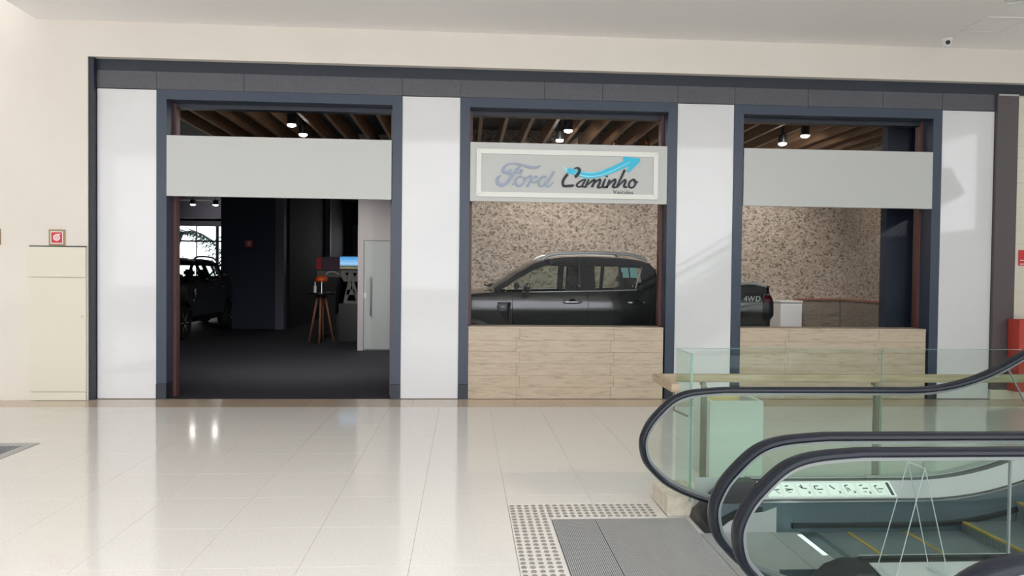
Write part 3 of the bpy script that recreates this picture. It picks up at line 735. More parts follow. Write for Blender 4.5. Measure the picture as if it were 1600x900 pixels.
    # door handles
    for dp, hx in ((fd, 1.62), (rd, 2.60)):
        yy = lambda x: TY + s * (w_at(x, 1.17) + .012)
        MB().tube(catmull([(hx - .13, yy(hx) - s * .004, 1.165), (hx - .10, yy(hx) + s * .026, 1.170), (hx + .10, yy(hx) + s * .026, 1.172), (hx + .13, yy(hx) - s * .004, 1.172)], 4), .017, 8).build('door_handle', M_CHROME, dp, smooth=True)
        MB().lathe([(.062, -.002), (.058, .002), (.0, .001)], (hx, TY + s * (w_at(hx, 1.165) + .0), 1.160), axis='Y', n=20).build('handle_cup', M_TRIM, dp, smooth=True)
    # mirror
    my = TY + s * 1.10
    mr = MB().grid(lambda u, v: (.92 + .055 * math.sin(v * math.pi) * math.cos(u * 2 * math.pi), my + .10 * math.sin(v * math.pi) * math.sin(u * 2 * math.pi), 1.375 + .075 * -math.cos(v * math.pi)), 16, 10).build('wing_mirror', M_TRIM, tk, smooth=True)
    MB().grid(lambda u, v: (.922 + .05 * math.sin(v * math.pi * .5) * math.cos(u * 2 * math.pi), my + s * .005 + .092 * math.sin(v * math.pi * .5) * math.sin(u * 2 * math.pi), 1.383 + .078 * math.cos(v * math.pi * .5)), 16, 5).build('mirror_cap', M_CHROME, mr, smooth=True)
    MB().tube([(.90, TY + s * .88, 1.33), (.91, TY + s * 1.02, 1.345)], .022, 8).build('mirror_arm', M_TRIM, mr, smooth=True)
    # fender vent
    def fv(x, z): return (x, TY + s * (w_at(x, z) + .006), z)
    ov = [(.50, 1.15), (.69, 1.155), (.69, .88), (.61, .885), (.51, 1.02), (.49, 1.10)]
    MB().tube([fv(*p) for p in ov + ov[:1]], .011, 6).build('vent_rim', M_TRIM, tk)
    b = MB(); c0 = fv(.60, 1.03); pts = [fv(*p) for p in ov]
    b.add([c0] + pts, [(0, i + 1, (i + 1) % 6 + 1) for i in range(6)]); vt = b.build('fender_vent', M_TRIM, tk, solid=.004)
    MB().tube([fv(.54, 1.09), fv(.60, 1.095)], .014, 6).build('vent_badge', M_SILV, vt)
    MB().tube([fv(.655, 1.15), fv(.66, .90)], .022, 6).build('vent_fin', M_CHROME, vt)
    MB().tube([fv(.60, .885), fv(.70, .878)], .009, 6).build('vent_chrome', M_CHROME, vt)
    # bed rail cap, lamps
    MB().tube(catmull([(3.0, TY + s * .86, 1.47), (3.6, TY + s * .865, 1.485), (4.35, TY + s * .865, 1.485), (4.52, TY + s * .865, 1.462), (4.66, TY + s * .86, 1.43)], 5), .018, 8).build('bed_rail', M_SILV, tk, smooth=True)
    b = MB()
    def tl(u, v):
        z = lerp(.90, 1.335, v); xa = 4.575 + (.03 if v < .1 else 0); x = lerp(xa, 4.745 - .05 * max(0, v - .75) / .25 - .08 * max(0, .15 - v) / .15, u)
        return (x, TY + s * (w_at(min(x, 4.70), z) + .014 - .06 * max(0, u - .8)), z)
    lamp = b.grid(tl, 8, 10).build('tail_lamp', M_TRIM, tk, smooth=True, solid=.05)
    side(MB(), 4.59, 4.70, K(1.19), K(1.30), s, 4, 4, .017).build('red_lens', M_TAIL, lamp, smooth=True, solid=.004)
    MB().tube([(4.585, TY + s * (w_at(4.585, 1.25) + .018), 1.16), (4.585, TY + s * (w_at(4.585, 1.25) + .018), 1.31), (4.69, TY + s * (w_at(4.69, 1.31) + .018), 1.305)], .004, 5).build('lamp_outline', M_SILV, lamp)
    b = MB()
    b.grid(lambda u, v: (-.845 + .24 * u, TY + s * (lerp(.56, w_at(-.80 + .24 * u, 1.0) + .008, min(1, .35 + u))) , lerp(.93, 1.08 + .05 * u, v)), 8, 4).build('headlamp', M_WHITEP, tk, smooth=True, solid=.02)
# hood, windscreen, roof, cab back
def top(xa, xb, zf, bul, wz, nu=24, nv=20, shift=0.0):
    def fn(u, v):
        x = lerp(xa, xb, u); k = 2 * v - 1; w = wz(x)
        return (x - shift * (1 - k * k), TY + k * w, zf(x) + bul(x) * (1 - abs(k) ** 2.5))
    return MB().grid(fn, nu, nv)
top(-.80, .45, BELT, K(.055), lambda x: w_at(min(x, .37), BELT(min(x, .37))), 26).build('hood', M_PAINT, tk, smooth=True, solid=.012)
top(.405, 1.20, ROOF, K(.03), lambda x: w_at(max(x, .385), ROOF(x)), 20, 16, .06).build('windscreen', M_AGLASS, tk, smooth=True)
top(1.15, 2.93, ROOF, K(.035), lambda x: w_at(x, ROOF(x)), 24, 16).build('roof', M_PAINT, tk, smooth=True, solid=.02)
MB().grid(lambda u, v: (lerp(2.965, 2.93, v), TY + (2 * u - 1) * lerp(.87, .74, v), lerp(1.30, 1.68, v)), 4, 4).build('rear_window', M_AGLASS, tk, smooth=True)
box('cab_back', 2.945, 2.965, TY - .86, TY + .86, .60, 1.30, M_PAINT, tk)
MB().tube([(.42, TY - .35, 1.365), (.40, TY - .36, 1.40), (.37, TY - .36, 1.425)], .012, 6).build('wiper_arm', M_TRIM, tk)
MB().tube([(.30, TY - .36, 1.415), (.37, TY - .36, 1.39), (.43, TY - .36, 1.43)], .014, 6).build('wiper_blade', M_TRIM, tk)
MB().tube([(2.50, TY, 1.88), (2.42, TY, 1.93), (2.54, TY, 1.945)], [.02, .015, .006], 6).build('roof_antenna', M_TRIM, tk)
# bed interior, tailgate, bumpers, underbody, front face
MB().box(2.98, 4.66, TY - .84, TY + .84, .80, .84).box(2.98, 4.66, TY - .86, TY - .80, .8405, 1.42).box(2.98, 4.66, TY + .80, TY + .86, .8405, 1.42).box(2.98, 3.02, TY - .7999, TY + .7999, .8405, 1.40).build('bed_liner', M_TRIM, tk)
tg = box('tailgate', 4.665, 4.705, TY - .80, TY + .80, .80, 1.42, M_PAINT, tk, bevel=.012)
box('tailgate_handle', 4.706, 4.725, TY - .14, TY + .14, 1.24, 1.31, M_TRIM, tg, bevel=.006)
box('rear_bumper', 4.60, 4.83, TY - .88, TY + .88, .50, .70, M_SILV, tk, bevel=.03)
box('front_bumper', -.93, -.68, TY - .86, TY + .86, .42, .78, M_TRIM, tk, bevel=.06)
g_ = box('grille', -.86, -.80, TY - .55, TY + .55, .79, 1.13, M_TRIM, tk, bevel=.02)
box('grille_bar', -.875, -.862, TY - .56, TY + .56, .93, 1.00, M_SILV, g_, bevel=.004)
box('front_panel', -.80, -.78, TY - .74, TY + .74, .50, 1.05, M_TRIM, tk)
box('underbody', -.70, 4.55, TY - .66, TY + .66, .36, .48, M_TRIM, tk)
# interior
box('dashboard', .45, .80, TY - .78, TY + .78, .70, 1.26, M_SEAT, tk, bevel=.04)
MB().lathe([(.175, -.012), (.195, 0), (.175, .012), (.165, 0)], (0.98, TY - .40, 1.20), axis='X', n=24).build('steering_wheel', M_TRIM, tk, smooth=True)
for sx in (1.30, 2.15):
    for s in (-1, 1):
        yy = TY + s * .40
        box('seat_cushion', sx - .18, sx + .32, yy - .25, yy + .25, .66, .86, M_SEAT, tk, bevel=.05)
        bk_ = MB().prism_y([(sx + .27, .85), (sx + .40, .85), (sx + .54, 1.38), (sx + .44, 1.40)], yy - .24, yy + .24).build('seat_back', M_SEAT, tk, bevel=.03)
        box('headrest', sx + .44, sx + .55, yy - .13, yy + .13, 1.43, 1.60, M_SEAT, bk_, bevel=.04)
box('cab_floor', .45, 2.94, TY - .84, TY + .84, .50, .55, M_SEAT, tk)
# stickers on the rear side window, lettering on the bed
for x in (2.40, 2.535):
    MB().grid(lambda u, v, x=x: (x + .115 * u, TY - (w_at(x, 1.62 + .0) + .0) - .004 - .06 * (0) + (1.70 - (1.545 + .155 * v)) * -.42 + .042, 1.545 + .155 * v), 2, 2).build('window_sticker', M_GREENST, tk, solid=.001)
xx = letters('4WD', 4.262, TY - w_at(4.3, 1.24) - .006, 1.205, .118, .003, M_SILV, tk, name='badge_letter', gap=.02, shear=.12, sx=.92)

# two more dark vehicles deep in the showroom, seen through the doorway
for loc, lab in (((-7.25, 18.9, 0), 'dark vehicle nose-on at the left edge of the doorway view'), ((-7.15, 24.95, 0), 'dark vehicle parked just in front of the bright back window')):
    c = copy_tree(tk); c.location = loc; c.rotation_euler = (0, 0, math.pi / 2)
    c['label'] = lab; c['category'] = 'vehicle'; c['group'] = 'dark vehicles deep in the showroom'

# ================================================================== ESCALATORS
RC = 2.215; XC = 2.90; TH = math.radians(30)
S_ARC = RC * TH
def P(s, h):
    """s: distance along the step line from X=XC, h: height above it"""
    if s <= 0: return (XC + s, h)
    a = min(s / RC, TH)
    x = XC + (RC - h) * math.sin(a); z = RC - (RC - h) * math.cos(a)
    if s > S_ARC: x += (s - S_ARC) * math.cos(TH); z += (s - S_ARC) * math.sin(TH)
    return (x, z)
S_END = 7.6
def svals(x0=None, n_arc=10, end=S_END):
    s0 = (x0 - XC) if x0 is not None else -1.0
    return [s0 + (0 - s0) * i / 4 for i in range(4)] + [S_ARC * i / n_arc for i in range(n_arc)] + [S_ARC + (end - S_ARC) * i / 6 for i in range(7)]
NEWEL = [(1.66, .885), (1.45, .866), (1.325, .821), (1.215, .722), (1.152, .637), (1.118, .534), (1.138, .415), (1.205, .328), (1.29, .253), (1.40, .195), (1.525, .149), (1.66, .115)]
def rail_path():
    nw = catmull(NEWEL[::-1], 5)          # from the inlet round to the top
    return nw + [(x, .885) for x in (1.8, 2.1, 2.5, 2.8)] + [P(s, .885) for s in svals(XC + .0001)[4:]]
def sweep(path, sect, yc, closed=True):
    """sect: (dy, dn): dn measured inwards from the path"""
    b = MB(); n = len(sect); vs = []; fs = []
    for i, (x, z) in enumerate(path):
        p = path[max(i - 1, 0)]; q = path[min(i + 1, len(path) - 1)]
        tx, tz = q[0] - p[0], q[1] - p[1]; l = math.hypot(tx, tz) or 1
        nx, nz = tz / l, -tx / l
        for dy, dn in sect: vs.append((x + nx * dn, yc + dy, z + nz * dn))
    m_ = len(path)
    for i in range(m_ - 1):
        for k in range(n if closed else n - 1):
            fs.append((i * n + k, i * n + (k + 1) % n, (i + 1) * n + (k + 1) % n, (i + 1) * n + k))
    if closed: fs += [tuple(range(n)), tuple(range((m_ - 1) * n, m_ * n))[::-1]]
    return b.add(vs, fs)
def loft(sect, ss, clamp=None):
    """sect: (y, h) profile carried along the step line"""
    b = MB(); n = len(sect); vs = []; fs = []
    for s in ss:
        for y, hh in sect:
            x, z = P(s, hh); vs.append((x, y, max(z, clamp) if clamp is not None else z))
    for i in range(len(ss) - 1):
        for k in range(n - 1): fs.append((i * n + k, i * n + k + 1, (i + 1) * n + k + 1, (i + 1) * n + k))
    return b.add(vs, fs)
def inset(path, d):
    out = []
    for i, (x, z) in enumerate(path):
        p = path[max(i - 1, 0)]; q = path[min(i + 1, len(path) - 1)]
        tx, tz = q[0] - p[0], q[1] - p[1]; l = math.hypot(tx, tz) or 1
        out.append((x + tz / l * d, z - tx / l * d))
    return out
def escalator(yf, yn, lab, seam, stickers):
    t = thing('escalator', lab, 'escalator', (2.2, (yf + yn) / 2, 0), 'pair of escalators going up to the right')
    RP = rail_path()
    hsec = [(-.026, .004), (-.038, .012), (-.041, .024), (-.036, .034), (.036, .034), (.041, .024), (.038, .012), (.026, .004), (0, 0)]
    for yr, inn in ((yf, -1), (yn, 1)):
        sweep(RP, hsec, yr).build('handrail', M_RUBBER, t, smooth=True, autos=.7)
        sweep(RP, [(-.02, .035), (-.02, .052), (.02, .052), (.02, .035)], yr).build('handrail_guide', M_GUIDE, t)
        # glass: newel panel, then panels up the slope
        ip = inset(RP[5:62], .05)
        s0 = seam - XC
        loop = [p for p in ip if p[0] < 2.0]
        ss = [2.0 - XC + (s0 - .003 - 2.0 + XC) * i / 14 for i in range(15)]
        pts = loop + [P(s, .835) for s in ss] + [P(s, .27) for s in ss[::-1]] + [(1.72, .27)]
        pts = [p for i, p in enumerate(pts) if i == 0 or math.hypot(p[0] - pts[i - 1][0], p[1] - pts[i - 1][1]) > .004]
        MB().prism_y(pts, yr - .005, yr + .005).build('glass_panel', M_GLASS, t)
        edges = [s0] + [s0 + 1.30 * (i + 1) for i in range(5)]
        for a_, b_ in zip(edges[:-1], edges[1:]):
            ss = [a_ + .003 + (b_ - a_ - .006) * i / 12 for i in range(13)]
            pg = [P(s, .835) for s in ss] + [P(s, .27) for s in ss[::-1]]
            MB().prism_y(pg, yr - .005, yr + .005).build('glass_panel', M_GLASS, t)
        for e in edges[:-1]:
            pa, pb = P(e, .275), P(e, .83)
            MB().add([(pa[0] - .004, yr - .006, pa[1]), (pa[0] + .004, yr - .006, pa[1]), (pb[0] + .004, yr - .006, pb[1]), (pb[0] - .004, yr - .006, pb[1]),
                      (pa[0] - .004, yr + .006, pa[1]), (pa[0] + .004, yr + .006, pa[1]), (pb[0] + .004, yr + .006, pb[1]), (pb[0] - .004, yr + .006, pb[1])],
                     [(0, 1, 2, 3), (7, 6, 5, 4), (0, 4, 5, 1), (1, 5, 6, 2), (2, 6, 7, 3), (3, 7, 4, 0)]).build('glass_seam', M_SEAM, t)
        yi = yr + inn * .165; yo = yr - inn * .144
        SV = svals(1.865)
        loft([(yi, .205), (yi + -inn * .112, .285)], SV).build('inner_deck', M_DECK, t, solid=.006)
        loft([(yr + inn * .053, .286), (yr + inn * .03, .275), (yr - inn * .03, .275)], SV).build('glass_gasket', M_TRIM, t, solid=.004)
        loft([(yr - inn * .03, .282), (yo, .262)], SV).build('outer_deck', M_STEELD, t, solid=.006)
        loft([(yi - inn * .0, .20), (yi - inn * .004, .185), (yi, .183)], SV).build('deck_lip', M_STEEL, t, solid=.004)
        loft([(yi - inn * .003, .182), (yi - inn * .003, -.05)], svals(1.53), clamp=-.01).build('skirt_panel', M_SKIRT, t, solid=.004)
        loft([(yi, .058), (yi + inn * .022, .052), (yi + inn * .022, .030), (yi, .026)], svals(2.05)).build('skirt_brush', M_TRIM, t, solid=.003)
        loft([(yo, .262), (yo, -.30)], svals(1.53), clamp=.0).build('outer_cladding', M_STEELD, t, solid=.004)
        cap = [(1.50, 0), (1.515, .07), (1.60, .17), (1.69, .255), (1.77, .284), (1.862, .282), (1.862, .135), (1.74, .122), (1.64, .075), (1.545, 0)]
        b = MB(); n = len(cap)
        secs = [(yi + inn * .004, .56), (yr + inn * .11, .72), (yr + inn * .05, 1.0), (yr - inn * .05, 1.0), (yr - inn * .11, .95), (yo - inn * .004, .82)]
        for yy, kz in secs: b.v += [(x, yy, z * kz) for x, z in cap]
        for i in range(len(secs) - 1):
            for k in range(n): b.f.append((i * n + k, i * n + (k + 1) % n, (i + 1) * n + (k + 1) % n, (i + 1) * n + k))
        b.f += [tuple(range(n)), tuple(range((len(secs) - 1) * n, len(secs) * n))[::-1]]
        b.build('handrail_inlet', M_BLACK, t, smooth=True, autos=.5)
        # light end panel below the inlet, on the step side
        MB().prism_y([(1.56, .003), (1.65, .072), (1.745, .118), (1.87, .131), (1.95, .16), (1.95, .003)], yi + inn * .0042, yi + inn * .007).build('skirt_end_panel', M_DECK, t)
    # steps
    y0, y1 = yn + .17, yf - .17
    for k in range(18):
        s = 2.03 + .3735 * k - XC
        sa, sb = s, s + .3735
        za = P(sb - .10, 0)[1] if k > 2 else 0.0
        xa = P(sa, 0)[0]; xb = P(sb, 0)[0]
        st_ = box('step', xa + .002, xb + .03, y0, y1, za - .26, za - .003, M_STEP, t)
        if k >= 1: box('step_edge', xa - .001, xa + .022, y0 + .003, y1 - .003, za - .012, za + .0008, M_YELL, st_)
    # landing plates with ribs along the threshold
    ly0, ly1 = yn - .15, yf + .12
    px = [.578, .86, 1.47, 1.92, 2.17]
    for a_, b_ in zip(px[:-1], px[1:]):
        ya_, yb_ = (ly0, ly1) if b_ < 1.5 else (y0, y1)
        pl = box('landing_plate', a_ + .001, b_ - .001, ya_, yb_, -.02, -.001, M_SKIRT, t)
        b = MB(); n = int((b_ - a_ - .01) / .0105)
        for i in range(n):
            x = a_ + .003 + i * (b_ - a_ - .004) / n
            b.add([(x, ya_ + .003, -.001), (x + .0065, ya_ + .003, -.001), (x + .0065, yb_ - .003, -.001), (x, yb_ - .003, -.001), (x, ya_ + .003, .003), (x + .0065, ya_ + .003, .003), (x + .0065, yb_ - .003, .003), (x, yb_ - .003, .003)],
                  [(4, 5, 6, 7), (0, 1, 5, 4), (1, 2, 6, 5), (2, 3, 7, 6), (3, 0, 4, 7)])
        rb_ = b.build('plate_ribs', M_STEELD, pl); rb_['kind'] = 'stuff'
    b = MB(); n = 60
    for i in range(n):
        y = y0 + (y1 - y0) * (i + .25) / n
        b.add([(2.17, y, .004), (2.17, y + (y1 - y0) / n * .5, .004), (2.225, y + (y1 - y0) / n * .4, .001), (2.225, y + .002, .001), (2.17, y, -.012), (2.17, y + (y1 - y0) / n * .5, -.012)],
              [(0, 1, 2, 3), (0, 3, 4), (1, 5, 2), (4, 3, 2, 5)])
    cm = b.build('comb_teeth', M_STEEL, t); cm['kind'] = 'stuff'
    box('comb_strip', 2.10, 2.169, y0, y1, .0031, .0055, M_STEEL, t)
    box('comb_light', 2.062, 2.092, y1 - .38, y1 - .05, .0031, .005, M_COMBL, t)
    box('plate_label', 1.93, 2.03, y0 + .25, y0 + .42, .0032, .0042, M_SKIRT, t)
    if stickers:
        yi = yf - .165; c0, c1 = (yi, .205), (yi + .112, .285)
        def dp(x, v, e=.0012):
            e += .0075
            return (x, lerp(c0[0], c1[0], v) - e * .58, lerp(c0[1], c1[1], v) + e * .81)
        def quad(b, xa, xb, va, vb, e0, e1):
            vs = [dp(xa, va, e0), dp(xb, va, e0), dp(xb, vb, e0), dp(xa, vb, e0), dp(xa, va, e1), dp(xb, va, e1), dp(xb, vb, e1), dp(xa, vb, e1)]
            return b.add(vs, [(3, 2, 1, 0), (4, 5, 6, 7), (0, 1, 5, 4), (1, 2, 6, 5), (2, 3, 7, 6), (3, 0, 4, 7)])
        strip = quad(MB(), 1.905, 2.735, .06, .94, .0006, .0014).build('safety_sticker_strip', M_STICK, t)
        figs = [[((.25, .8), (.45, .55)), ((.45, .55), (.8, .2)), ((.35, .75), (.5, .5)), ((.6, .5), (.85, .5))], [((.2, .55), (.75, .5)), ((.25, .75), (.5, .78)), ((.3, .3), (.55, .28)), ((.2, .4), (.6, .5))],
                [((.2, .75), (.35, .6)), ((.35, .6), (.7, .55)), ((.35, .85), (.4, .6)), ((.7, .2), (.85, .35)), ((.85, .2), (.7, .35))], [((.2, .5), (.2, .75)), ((.2, .75), (.5, .75)), ((.3, .5), (.75, .5)), ((.35, .25), (.55, .25))],
                [((.25, .8), (.4, .6)), ((.4, .6), (.55, .5)), ((.3, .7), (.5, .55)), ((.75, .2), (.88, .35)), ((.88, .2), (.75, .35))], [((.25, .75), (.5, .8)), ((.25, .75), (.35, .3)), ((.4, .6), (.55, .4)), ((.75, .2), (.88, .35)), ((.88, .2), (.75, .35))],
                [((.25, .75), (.5, .8)), ((.4, .55), (.8, .55)), ((.35, .3), (.6, .3)), ((.75, .15), (.88, .3)), ((.88, .15), (.75, .3))], [((.2, .7), (.45, .75)), ((.4, .5), (.8, .5)), ((.25, .7), (.35, .3)), ((.35, .28), (.6, .28))]]
        for i in range(8):
            xa = 1.915 + .0975 * i; xb = xa + .088
            b = MB(); tn = .0016
            for q in ((xa, xb, .10, .125), (xa, xb, .875, .90), (xa, xa + .0018, .125, .875), (xb - .0018, xb, .125, .875)): quad(b, *q, .0015, .0019)
            b.build('pictogram_border', M_STEELD, strip)
            b = MB()
            for (ua, va), (ub, vb) in figs[i]:
                pa = dp(xa + ua * .088, .12 + va * .76, .0016); pb = dp(xa + ub * .088, .12 + vb * .76, .0016)
                b.tube([pa, pb], .0042 if vb > .36 else .0025, 5)
            pg = b.build('pictogram', M_LETD, strip); pg['kind'] = 'stuff'
        quad(MB(), 2.702, 2.722, .14, .86, .0015, .002).build('sticker_caption', M_LETD, strip)
    return t
escalator(4.61, 3.27, 'wider escalator nearer the shop, rising to the right', 4.02, True)
escalator(2.97, 1.84, 'narrower escalator nearest the camera, rising to the right', 2.32, False)
tn = thing('acrylic_tent', 'clear acrylic A-shaped stand on the deck between the escalators', 'stand', (1.94, 3.12, .26))
def sheet(p0, p1, q0, q1, nm):
    """a thin sheet: p0-p1 top edge (near, far), q0-q1 bottom edge"""
    vs = []
    a = Vector(p0); nrm = (Vector(p1) - a).cross(Vector(q0) - a).normalized() * .0025
    for d in (-nrm, nrm): vs += [Vector(p) + d for p in (p0, p1, q1, q0)]
    o_ = MB().add(vs, [(0, 1, 2, 3), (7, 6, 5, 4), (0, 4, 5, 1), (1, 5, 6, 2), (2, 6, 7, 3), (3, 7, 4, 0)]).build(nm, M_ACRYL, tn)
    b = MB(); E = [p0, p1, q1, q0]
    for i in range(4): b.tube([E[i], E[(i + 1) % 4]], .0022, 5)
    e_ = b.build('sheet_edge', M_ACRE, o_)
sheet((2.002, 3.06, .768), (1.997, 3.175, .768), (1.874, 3.05, .285), (1.870, 3.185, .285), 'left_sheet')
sheet((2.004, 3.06, .770), (1.999, 3.175, .770), (2.117, 3.05, .285), (2.113, 3.185, .285), 'right_sheet')
box('foot', 1.855, 1.89, 3.045, 3.19, .268, .284, M_ACRYL, tn); box('foot', 2.10, 2.13, 3.045, 3.19, .268, .284, M_ACRYL, tn)

# ================================================================== TACTILE PAVING
tp = struct(MB().box(.309, .574, 1.7, 5.038, -.04, -.0125).build('floor_tactile_paving', M_GROUT), 'L-shaped strip of studded warning tiles round the escalator landing')
for j in range(6): tile(.31, .573, 1.72 + j * .553, 1.72 + (j + 1) * .553, M_FLOOR, 'tactile_tile', parent=tp)
for a_, b_ in ((.575, .96), (.96, 1.348)): tile(a_, b_, 4.735, 5.038, M_FLOOR, 'tactile_tile', parent=tp)
me = bpy.data.meshes.new('tactile_stud'); bm = bmesh.new()
b = MB().lathe([(.0160, 0), (.0145, .004), (.0105, .006), (.004, .0066)], (0, 0, 0), n=14)
me.from_pydata(b.v, [], b.f); me.materials.append(M_STUD)
for p in me.polygons: p.use_smooth = True
def stud(x, y): link('tactile_stud', me, None, tp, (x, y, 0))
for c in range(20):
    for r in range(5): stud(.335 + c * .0492, 5.005 - r * .0555)
for c in range(5):
    for r in range(5, 33): stud(.335 + c * .0492, 5.005 - r * .0555)

# ================================================================== GLASS GUARD, WOODEN HANDRAIL, CURB, PLANTER
cb_ = struct(box('trim_curb', 1.352, XR, 4.765, 5.16, -.3, -.0005, M_GROUT))
cx = [1.352, 1.575, 3.07, 4.57, 6.07, 7.57, 9.07, XR]
for a_, b_ in zip(cx[:-1], cx[1:]): box('curb_stone', a_ + .001, b_ - .001, 4.765, 5.16, 0, .128, M_STONE, cb_, bevel=.004)
gd = thing('glass_guard', 'frameless glass guard on the stone curb behind the escalators', 'glass guard', (3, 5.1, .128))
box('return_pane', 1.488, 1.500, 4.742, 5.094, .105, 1.08, M_GLASS, gd)
box('pane_edge', 1.4875, 1.5005, 4.736, 4.7415, .105, 1.08, M_GLASSE, gd); box('pane_edge', 1.4875, 1.5005, 4.736, 5.1, 1.0805, 1.083, M_GLASSE, gd)
for a_, b_ in ((1.503, 3.00), (3.01, 4.50), (4.51, 6.0), (6.01, 7.5), (7.51, 9.0), (9.01, 10.45)):
    pn = box('pane', a_, b_, 5.095, 5.107, .13, 1.08, M_GLASS, gd)
    box('pane_top_edge', a_, b_, 5.0945, 5.1075, 1.0805, 1.083, M_GLASSE, pn); box('pane_side_edge', b_ - .001, b_ + .002, 5.0945, 5.1075, .13, 1.08, M_GLASSE, pn)
hr = thing('wooden_handrail', 'square wooden handrail on posts behind the glass guard', 'handrail', (3, 5.25, .13))
box('rail', 1.37, 10.45, 5.225, 5.28, .822, .878, M_WOODL, hr, bevel=.004); box('return_rail', 1.37, 1.425, 4.775, 5.224, .822, .878, M_WOODL, hr, bevel=.004)
for x in (1.73, 3.02, 4.51, 6.0, 7.5, 9.0):
    box('post', x - .019, x + .019, 5.18, 5.215, 0, .80, M_POST, hr, bevel=.002); box('bracket', x - .015, x + .015, 5.19, 5.25, .80, .8215, M_POST, hr)
MB().tube([(1.395, 4.80, .822), (1.395, 4.80, .70), (1.49, 4.80, .66)], .008, 8).build('support_arm', M_POST, hr)
pl = thing('planter_box', 'square pale speckled planter box standing behind the glass guard', 'planter', (2.13, 5.8, 0))
b = MB(); px0, px1, py0, py1, ph = 1.915, 2.34, 5.6, 6.02, .618
b.box(px0, px1, py0, py0 + .028, .004, ph).box(px0, px1, py1 - .028, py1, .004, ph).box(px0, px0 + .028, py0 + .0281, py1 - .0281, .004, ph).box(px1 - .028, px1, py0 + .0281, py1 - .0281, .004, ph)
b.build('walls', M_PLANT, pl); box('base', px0 + .03, px1 - .03, py0 + .03, py1 - .03, .004, .05, M_PLANT, pl)
box('inner_lining', px0 + .0285, px1 - .0285, py1 - .034, py1 - .029, .08, ph - .012, M_PLANTI, pl); box('inner_lining', px0 + .0285, px0 + .034, py0 + .029, py1 - .036, .08, ph - .012, M_PLANTI, pl)
MB().prism_y([(px1 - .20, .30), (px1 - .03, .30), (px1 - .03, .60)], py0 + .04, py1 - .04).build('inner_wedge', M_STEELD, pl)

# ================================================================== THINGS DEEP IN THE SHOWROOM
bt = thing('bar_table', 'tall round bar table with reddish wooden legs inside the shop', 'table', (-3.2, 16.7, 0))
MB().lathe([(.30, 1.075), (.31, 1.085), (.31, 1.105), (.30, 1.112)], (-3.2, 16.7, 0), n=32).build('table_top', M_TRIM, bt, smooth=True, autos=.5)
MB().lathe([(.10, 1.0), (.12, 1.075)], (-3.2, 16.7, 0), n=16).build('hub', M_TRIM, bt)
for k in range(4):
    a = math.radians(100 + 90 * k) - .15
    MB().tube([(-3.2 + .08 * math.cos(a), 16.7 + .08 * math.sin(a), 1.05), (-3.2 + .27 * math.cos(a), 16.7 + .27 * math.sin(a), 0.003)], [.028, .019], 8).build('leg', M_LEGW, bt, smooth=True)
lm = thing('orange_table_lamp', 'small orange domed table lamp on the bar table', 'lamp', (-3.18, 16.62, 1.112))
MB().lathe([(.07, 1.113), (.07, 1.122), (.018, 1.128), (.014, 1.36)], (-3.18, 16.62, 0), n=16).build('stem', M_CHROME, lm, smooth=True, autos=.6)
MB().lathe([(.125, 1.36), (.135, 1.39), (.13, 1.43), (.10, 1.47), (.04, 1.485), (.005, 1.487)], (-3.18, 16.62, 0), n=24).build('shade', M_ORANGE, lm, smooth=True)
bo = thing('drink_bottle', 'small clear bottle left of the orange lamp', 'bottle', (-3.33, 16.65, 1.112))
MB().lathe([(.03, 1.113), (.033, 1.13), (.033, 1.25), (.012, 1.29), (.012, 1.33)], (-3.33, 16.65, 0), n=14).build('body', M_STICK, bo, smooth=True, autos=.8); MB().lathe([(.014, 1.331), (.014, 1.35)], (-3.33, 16.65, 0), n=12).build('cap', M_WHITEP, bo)
ds = tag(MB().lathe([(.03, 1.113), (.075, 1.125), (.078, 1.128), (.03, 1.117)], (-3.02, 16.6, 0), n=20).build('serving_dish', M_WHITEP, smooth=True), 'small white dish right of the orange lamp', 'dish')
# wide screen of a driving rig
ms = bpy.data.materials.new('screen_landscape'); ms.use_nodes = True
n_ = ms.node_tree.nodes; n_.clear(); out = n_.new('ShaderNodeOutputMaterial'); em = n_.new('ShaderNodeEmission'); tc = n_.new('ShaderNodeTexCoord'); sx = n_.new('ShaderNodeSeparateXYZ'); rp = n_.new('ShaderNodeValToRGB')
no = n_.new('ShaderNodeTexNoise'); no.inputs['Scale'].default_value = 9; ad = n_.new('ShaderNodeMath'); ad.operation = 'MULTIPLY_ADD'; ad.inputs[1].default_value = .22
L = ms.node_tree.links; L.new(tc.outputs['Generated'], sx.inputs[0]); L.new(tc.outputs['Generated'], no.inputs['Vector']); L.new(no.outputs['Fac'], ad.inputs[0]); L.new(sx.outputs['Z'], ad.inputs[2]); L.new(ad.outputs[0], rp.inputs[0]); L.new(rp.outputs[0], em.inputs[0]); L.new(em.outputs[0], out.inputs[0])
e = rp.color_ramp.elements
while len(e) < 5: e.new(.5)
for k, (p, c) in enumerate([(0, (.22, .19, .12)), (.22, (.20, .18, .11)), (.30, (.015, .03, .03)), (.50, (.30, .52, .75)), (1, (.06, .30, .65))]): e[k].position = p; e[k].color = (*c, 1)
em.inputs[1].default_value = .8
rg = thing('driving_rig', 'driving simulator with a bright landscape screen and grey frame', 'simulator', (-2.5, 17.2, 0))
box('screen', -2.88, -2.0, 17.2, 17.23, 1.655, 1.93, ms, rg); box('screen_bezel', -2.90, -1.98, 17.231, 17.27, 1.63, 1.95, M_TRIM, rg)
M_RIG = mat('rig_grey', (.17, .165, .16), .5)
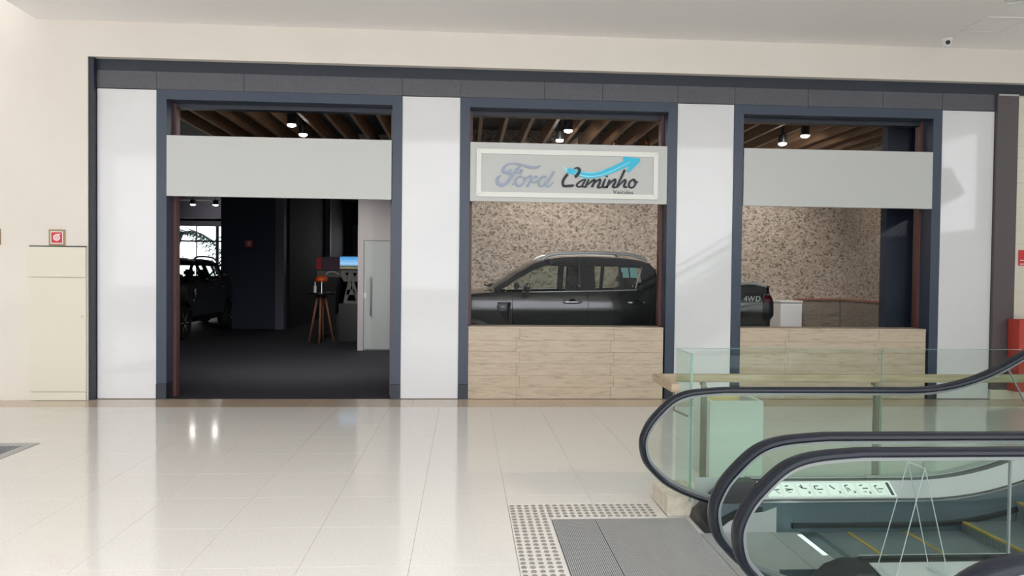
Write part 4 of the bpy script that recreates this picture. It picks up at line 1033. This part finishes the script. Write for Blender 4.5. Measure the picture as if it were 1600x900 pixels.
for pts in ([(-2.83, 1.62), (-2.35, 1.62), (-2.35, 1.56), (-2.83, 1.56)], [(-2.83, 1.56), (-2.74, 1.56), (-2.66, 1.44), (-2.80, 1.44)], [(-2.64, 1.56), (-2.56, 1.56), (-2.50, 1.44), (-2.70, 1.44)], [(-2.46, 1.56), (-2.35, 1.56), (-2.38, 1.44), (-2.52, 1.44)],
            [(-2.80, 1.44), (-2.38, 1.44), (-2.42, 1.36), (-2.76, 1.36)], [(-2.66, 1.36), (-2.56, 1.36), (-2.68, .92), (-2.76, .92)], [(-2.60, 1.36), (-2.52, 1.36), (-2.40, .92), (-2.48, .92)], [(-2.68, 1.18), (-2.52, 1.18), (-2.50, 1.06), (-2.70, 1.06)], [(-2.76, .92), (-2.40, .92), (-2.40, .86), (-2.76, .86)]):
    MB().prism_y(pts, 17.0, 17.06).build('frame_member', M_RIG, rg)
box('rig_base', -2.86, -2.2, 16.95, 17.6, 0, .86, M_TRIM, rg)
M_PINK = mat('faded_poster', (.12, .07, .11), .6)
ps = thing('poster_stand', 'dim reddish poster stand behind the bar table', 'poster', (-3.2, 18.4, 0))
box('poster', -3.66, -3.03, 18.4, 18.43, 1.62, 1.95, M_PINK, ps); box('red_stripe', -3.65, -3.54, 18.396, 18.3995, 1.64, 1.93, M_REDS, ps); box('lower_board', -3.64, -3.0, 18.4, 18.43, 1.45, 1.60, M_RIG, ps); box('stand', -3.5, -3.2, 18.44, 18.5, 0, 1.9, M_TRIM, ps)
MB().tube([(-3.42, 18.38, 1.50), (-3.36, 18.38, 1.57), (-3.22, 18.38, 1.58), (-3.10, 18.38, 1.52)], .02, 6).build('car_picture', M_STICK, ps)
hose_sign(-5.955, -5.76, 2.21, 2.405, 20.399, 'dim red hose sign on the dark wall deep in the showroom', M_REDS)
# palms outside the back window
def palm(x, y, h, lean, n, seed, lab):
    rnd = random.Random(seed)
    t = thing('palm_tree', lab, 'palm', (x, y, -.3), 'palms outside the back window')
    tr = [(x + lean * (k / 6) ** 2, y, -.3 + h * k / 6) for k in range(7)]
    MB().tube(tr, [.16, .14, .12, .11, .10, .10, .09], 8).build('trunk', M_PALMT, t, smooth=True)
    cx_, cz_ = tr[-1][0], tr[-1][2]
    for k in range(n):
        a = 2 * math.pi * k / n + rnd.random() * .4; L_ = 1.3 + .5 * rnd.random(); up = .2 + .7 * rnd.random()
        b = MB(); pr = None
        for i in range(13):
            q = i / 12
            px_ = cx_ + L_ * q * math.cos(a); py_ = y + L_ * q * math.sin(a) * .8; pz_ = cz_ + up * q * 1.1 - 1.5 * q * q
            for s in (-1, 1):
                dx, dy = -math.sin(a) * s, math.cos(a) * s; ll = .55 * math.sin(math.pi * min(1, q * .9 + .1)) + .05
                b.add([(px_, py_, pz_), (px_ + .11 * math.cos(a), py_ + .11 * math.sin(a), pz_), (px_ + dx * ll + .16 * math.cos(a), py_ + dy * ll + .16 * math.sin(a), pz_ - .22 * ll - .10)], [(0, 1, 2)])
        b.build('frond', M_GRASSO, t, solid=.004)
palm(-11.9, 30.2, 3.4, .6, 11, 3, 'left palm with drooping fronds outside the back window')
palm(-9.2, 33.6, 3.6, -.3, 11, 5, 'right palm with drooping fronds outside the back window')
struct(box('ground_outside', -30, 10.5, 31, 60, -.35, -.3, M_STONE))
